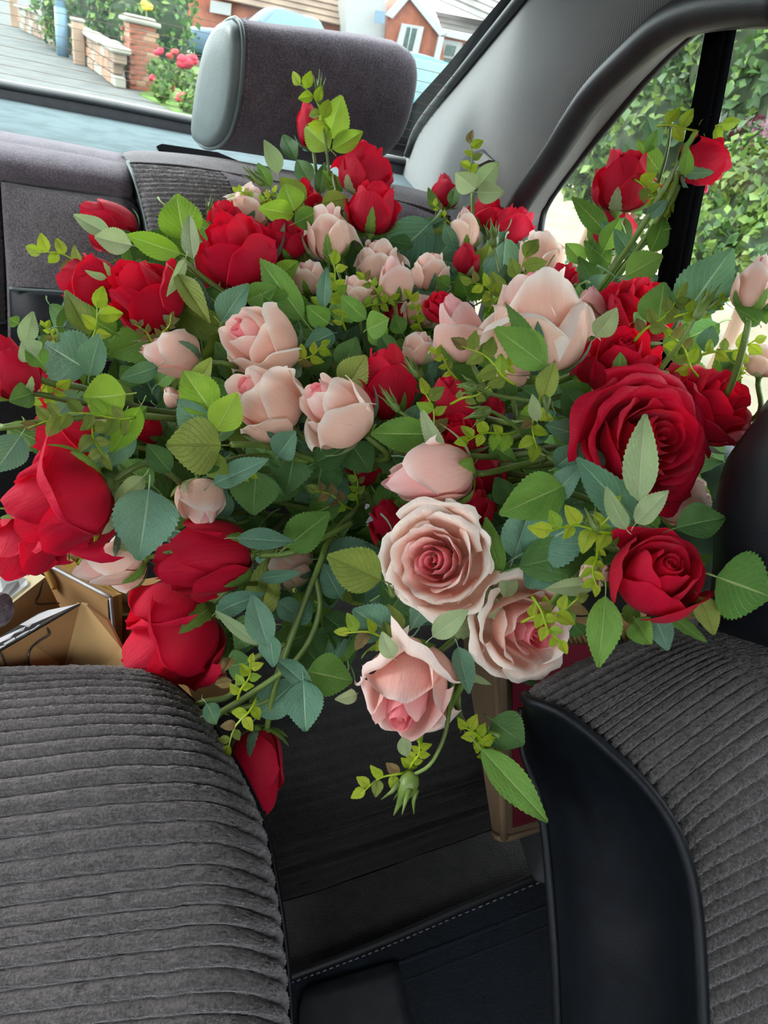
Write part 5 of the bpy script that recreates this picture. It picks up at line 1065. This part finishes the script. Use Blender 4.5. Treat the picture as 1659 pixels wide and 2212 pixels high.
# parked cars: lofted body with glasshouse and wheels
def car(name, loc, rz, paint, label, L=4.2, Wd=1.72, Hh=1.46):
    root = empty(name, loc, label, 'car', 'parked cars'); cz, sz = cos(rz), sin(rz); R3 = np.array([[cz, -sz, 0], [sz, cz, 0], [0, 0, 1]]); W_ = lambda v: np.asarray(v)@R3.T+np.asarray(loc)
    xs = np.array([-.5, -.49, -.46, -.40, -.25, -.12, .0, .2, .36, .45, .49, .5])*L
    belt = np.array([.55, .66, .74, .80, .88, .93, .94, .95, .95, .92, .84, .6]); low = np.array([.42, .30, .24, .20, .18, .18, .18, .18, .2, .25, .33, .45]); hw = np.array([.55, .70, .80, .85, .86, .86, .86, .86, .85, .82, .76, .62])
    sec = []
    for x, b, l, w in zip(xs, belt, low, hw):
        h = b-l; sec.append([(x, -w*.92, l), (x, -w, l+.25*h), (x, -w*1.0, l+.6*h), (x, -w*.97, l+.9*h), (x, -w*.86, b), (x, 0, b+.035), (x, w*.86, b), (x, w*.97, l+.9*h), (x, w, l+.6*h), (x, w, l+.25*h), (x, w*.92, l), (x, 0, l)])
    v = crs(np.array(sec), 40); m = 12; f = list(gridf(40, m, True)); f += [tuple(range(m)), tuple(39*m+q for q in range(m))[::-1]]
    mk('car_body', W_(v.reshape(-1, 3)), f, paint, root)
    gx = np.array([-.14, -.02, .10, .26, .40, .47])*L; top = np.array([.94, 1.30, Hh-.02, Hh, Hh-.08, .96]); ww = np.array([.74, .64, .60, .60, .60, .70])
    G = []
    for x, t, w in zip(gx, top, ww): G.append([(x, -.78, .92), (x, -w, t-.05), (x, -w*.82, t), (x, 0, t+.02), (x, w*.82, t), (x, w, t-.05), (x, .78, .92)])
    v = crs(np.array(G), 26); mk('window_glass', W_(v.reshape(-1, 3)), gridf(26, 7), M['carglass'], root)
    Gr = np.array(G)[1:5, 1:6]+np.array([0, 0, .012]); Gr[:, 0, 2] -= .02; Gr[:, -1, 2] -= .02; mk('roof', W_(crs(Gr, 14).reshape(-1, 3)), gridf(14, 5), paint, root)
    for sd in (-1, 1):
        for x0, x1 in ((-.14, -.02), (.14, .14), (.46, .40)):
            mk('window_pillar', W_(tube_geo([(x0*L, sd*.79, .93), ((x0+x1)/2*L, sd*.72, 1.18), (x1*L, sd*.62, 1.36)], .035, 6)[0]), tube_geo([(0, 0, 0), (0, 0, 1), (0, 0, 2)], .03, 6)[1], paint, root)
        for x in (-.31, .30):
            w = mk('wheel', W_(sphere_geo((x*L, sd*.80, .31), (.31, .11, .31), 9, 20)[0]), sphere_geo((0, 0, 0), 1, 9, 20)[1], M['tyre'], root)
            v, f = sphere_geo((x*L, sd*.88, .31), (.20, .045, .20), 7, 16); mk('wheel_trim', W_(v), f, M['alloy'], w)
        v, f = sphere_geo((-.465*L, sd*.60, .68), (.16, .18, .09), 7, 12); mk('headlamp', W_(v), f, M['lamp'], root)
        v, f = sphere_geo((.485*L, sd*.62, .78), (.06, .14, .12), 7, 12); mk('tail_lamp', W_(v), f, M['bloomred'], root)
    v, f = box_geo((-.495*L, 0, .50), (.06, 1.0, .16), 0, .02); mk('grille', W_(v), f, M['tyre'], root)
    v, f = box_geo((-.515*L, 0, .42), (.02, .52, .11), 0, .006); mk('number_plate', W_(v), f, M['upvc'], root)
    v, f = sphere_geo((-.10*L, -.98, .98), (.10, .10, .07), 7, 10); mk('mirror', W_(v), f, paint, root)
    return root
car('parked_car', PY(372, 75, 26.5)*(1, 1, 0)+(2.5, .7, .18), radians(20), M['carnavy'], 'slate blue parked car in front of the house, left of the headrest', L=5.0, Wd=1.8, Hh=1.78)
S(prism(np.array([PY(360, 75, 26)*(1, 1, 0), (6, 24.5, 0), (6, 31, 0), (-3.2, 31, 0)])+(0, 0, .18), (0, 0, -.18), 'trim_7', M['paving']))
car('parked_car', (1.45, 11.4, 0), radians(6), M['carteal'], 'turquoise parked car showing above the right end of the headrest', L=3.8, Hh=1.42)
car('parked_car', Pz(1240, 412, 0)*(1, 1, 0)+(1.9, 3.2, 0), radians(80), M['carteal'], 'light blue car seen through the side window beside a red rose', L=4.0)
# house: flat faces on planes at real distance with depth behind them
hs = empty('house', PY(880, 150, 40)*(1, 1, 0), 'brick house with white gable boards, white shuttered window and tiled roofs', 'house')
def face(pts, Y, depth, name, mat, **k): return prism([PY(x, y, Y) for x, y in pts], (0, depth, 0), name, mat, hs, **k)
face([(838, 25), (885, -18), (958, 66), (958, 300), (822, 300)], 40, 5, 'brick_wall', M['brick'])
face([(958, 66), (1120, 104), (1120, 320), (958, 300)], 41, 5, 'brick_wall', M['brick'])
face([(748, -30), (830, -12), (836, 25), (822, 300), (748, 300)], 40.6, 4, 'garage_wall', M['upvc'], label='white painted wall beside the gable')
face([(300, -60), (758, 60), (750, 300), (300, 300)], 44, 5, 'brick_wall', M['brick'])
def rooft(a, b, c, d, Y0, Y1, name, mat, rows=8):                   # sloping roof in overlapping courses
    A, B = PY(*a, Y0), PY(*b, Y0); C, D = PY(*c, Y1), PY(*d, Y1); 
    for k in range(rows):
        s0, s1 = k/rows, (k+1.25)/rows; o = np.array([0, -.05, .06])
        q = [A+(D-A)*s0+o, B+(C-B)*s0+o, B+(C-B)*min(1, s1), A+(D-A)*min(1, s1)]
        prism(q, (0, .03, -.05), name, mat, hs)
rooft((465, -4), (762, 62), (775, -40), (470, -110), 43.5, 47, 'tile_course', M['tile'])
rooft((925, -8), (1130, 82), (1180, -30), (960, -120), 40.2, 44, 'tile_course', M['tileG'])
rooft((955, 62), (1120, 96), (1130, 60), (940, 24), 40.4, 41.2, 'tile_course', M['tileG'], 3)
for a, b in (((832, 32), (888, -26)), ((880, -26), (966, 72))):
    face([(a[0], a[1]), (b[0], b[1]), (b[0]+14, b[1]+2), (a[0]+16, a[1]+8)] if a[0] < 850 else [(a[0], a[1]), (b[0], b[1]), (b[0]-16, b[1]+6), (a[0]-2, a[1]+14)], 39.7, .25, 'barge_board', M['upvc'])
face([(955, 62), (1100, 92), (1097, 108), (952, 76)], 39.8, .2, 'gutter', M['upvc'])
face([(948, 78), (960, 80), (940, 170), (928, 166)], 39.6, .15, 'downpipe', M['upvc'])
face([(868, 50), (916, 58), (900, 132), (850, 122)], 39.7, .15, 'window_frame', M['upvc'])
face([(879, 58), (901, 62), (887, 124), (866, 120)], 39.55, .1, 'window_pane', M['dkglass'])
for a in ((868, 52), (903, 60)): face([(a[0], a[1]), (a[0]+12, a[1]+2), (a[0]-4, a[1]+72), (a[0]-17, a[1]+69)], 39.45, .06, 'shutter', M['upvc'])
tube('glazing_bar', [PY(889, 60, 39.5), PY(883, 90, 39.5), PY(876, 122, 39.5)], .03, M['upvc'], hs)
face([(955, 84), (1000, 92), (992, 130), (947, 122)], 40.2, .15, 'window_frame', M['upvc']); face([(966, 96), (986, 100), (980, 122), (960, 118)], 40.1, .08, 'window_pane', M['dkglass'])
face([(944, 124), (985, 130), (975, 180), (934, 172)], 40.1, .3, 'window_pane', M['dkglass'])
face([(812, 22), (832, 26), (830, 52), (810, 48)], 39.5, .3, 'wall_lantern', M['bluepaint'])
face([(455, 0), (500, 8), (498, 34), (453, 26)], 43.6, .2, 'window_frame', M['upvc'])
# ------------------------------------------------------------------ greenery beyond the side window
def side_bush(name, lab, blobs, n, size, mats, seed, cat='bush', grp='shrubs beyond the side window'):
    c0 = P(*blobs[0][:3]); r = empty(name, (c0[0], c0[1], 0), lab, cat, grp)
    bb_ = [(P(x, y, d), (rr, rr, rr)) for x, y, d, rr in blobs]
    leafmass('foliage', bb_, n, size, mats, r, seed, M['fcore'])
    for c, _ in bb_[:3]: mk('stalk', *tube_geo([np.array([c[0], c[1], 0]), c*(1, 1, .5)+(.05, 0, 0), c], .03, 6), M['wood'], r)
side_bush('tall_shrub', 'tall light green shrub filling the side window left of the divider post', [(1420, 200, 4.2, .55), (1330, 280, 4.6, .45), (1490, 100, 4.2, .55), (1460, 330, 4.0, .45), (1540, -40, 4.3, .7), (1300, 380, 4.8, .25)], 6500, .075, [M['f1'], M['f2'], M['f2'], M['f3']], 41)
side_bush('tall_shrub', 'tall shaded shrub behind the upper part of the divider post and right of it', [(1640, 140, 3.4, .40), (1610, 0, 3.6, .5), (1730, 60, 3.4, .6), (1590, 260, 3.4, .25), (1740, 260, 3.3, .45)], 5500, .06, [M['f1'], M['f3'], M['f2'], M['f3']], 42)
side_bush('leafy_shrub', 'fresh green shrub low at the right frame edge beyond the side window', [(1600, 430, 3.0, .22), (1560, 520, 2.9, .17), (1680, 470, 2.9, .30), (1640, 560, 2.8, .16)], 4200, .045, [M['f2'], M['f2'], M['f1'], M['f3']], 43)
side_bush('purple_shrub', 'small patch of dark purple foliage right of the divider post', [(1625, 312, 3.0, .10), (1650, 300, 3.05, .08)], 500, .05, [M['f4'], M['f4'], M['f3']], 44)
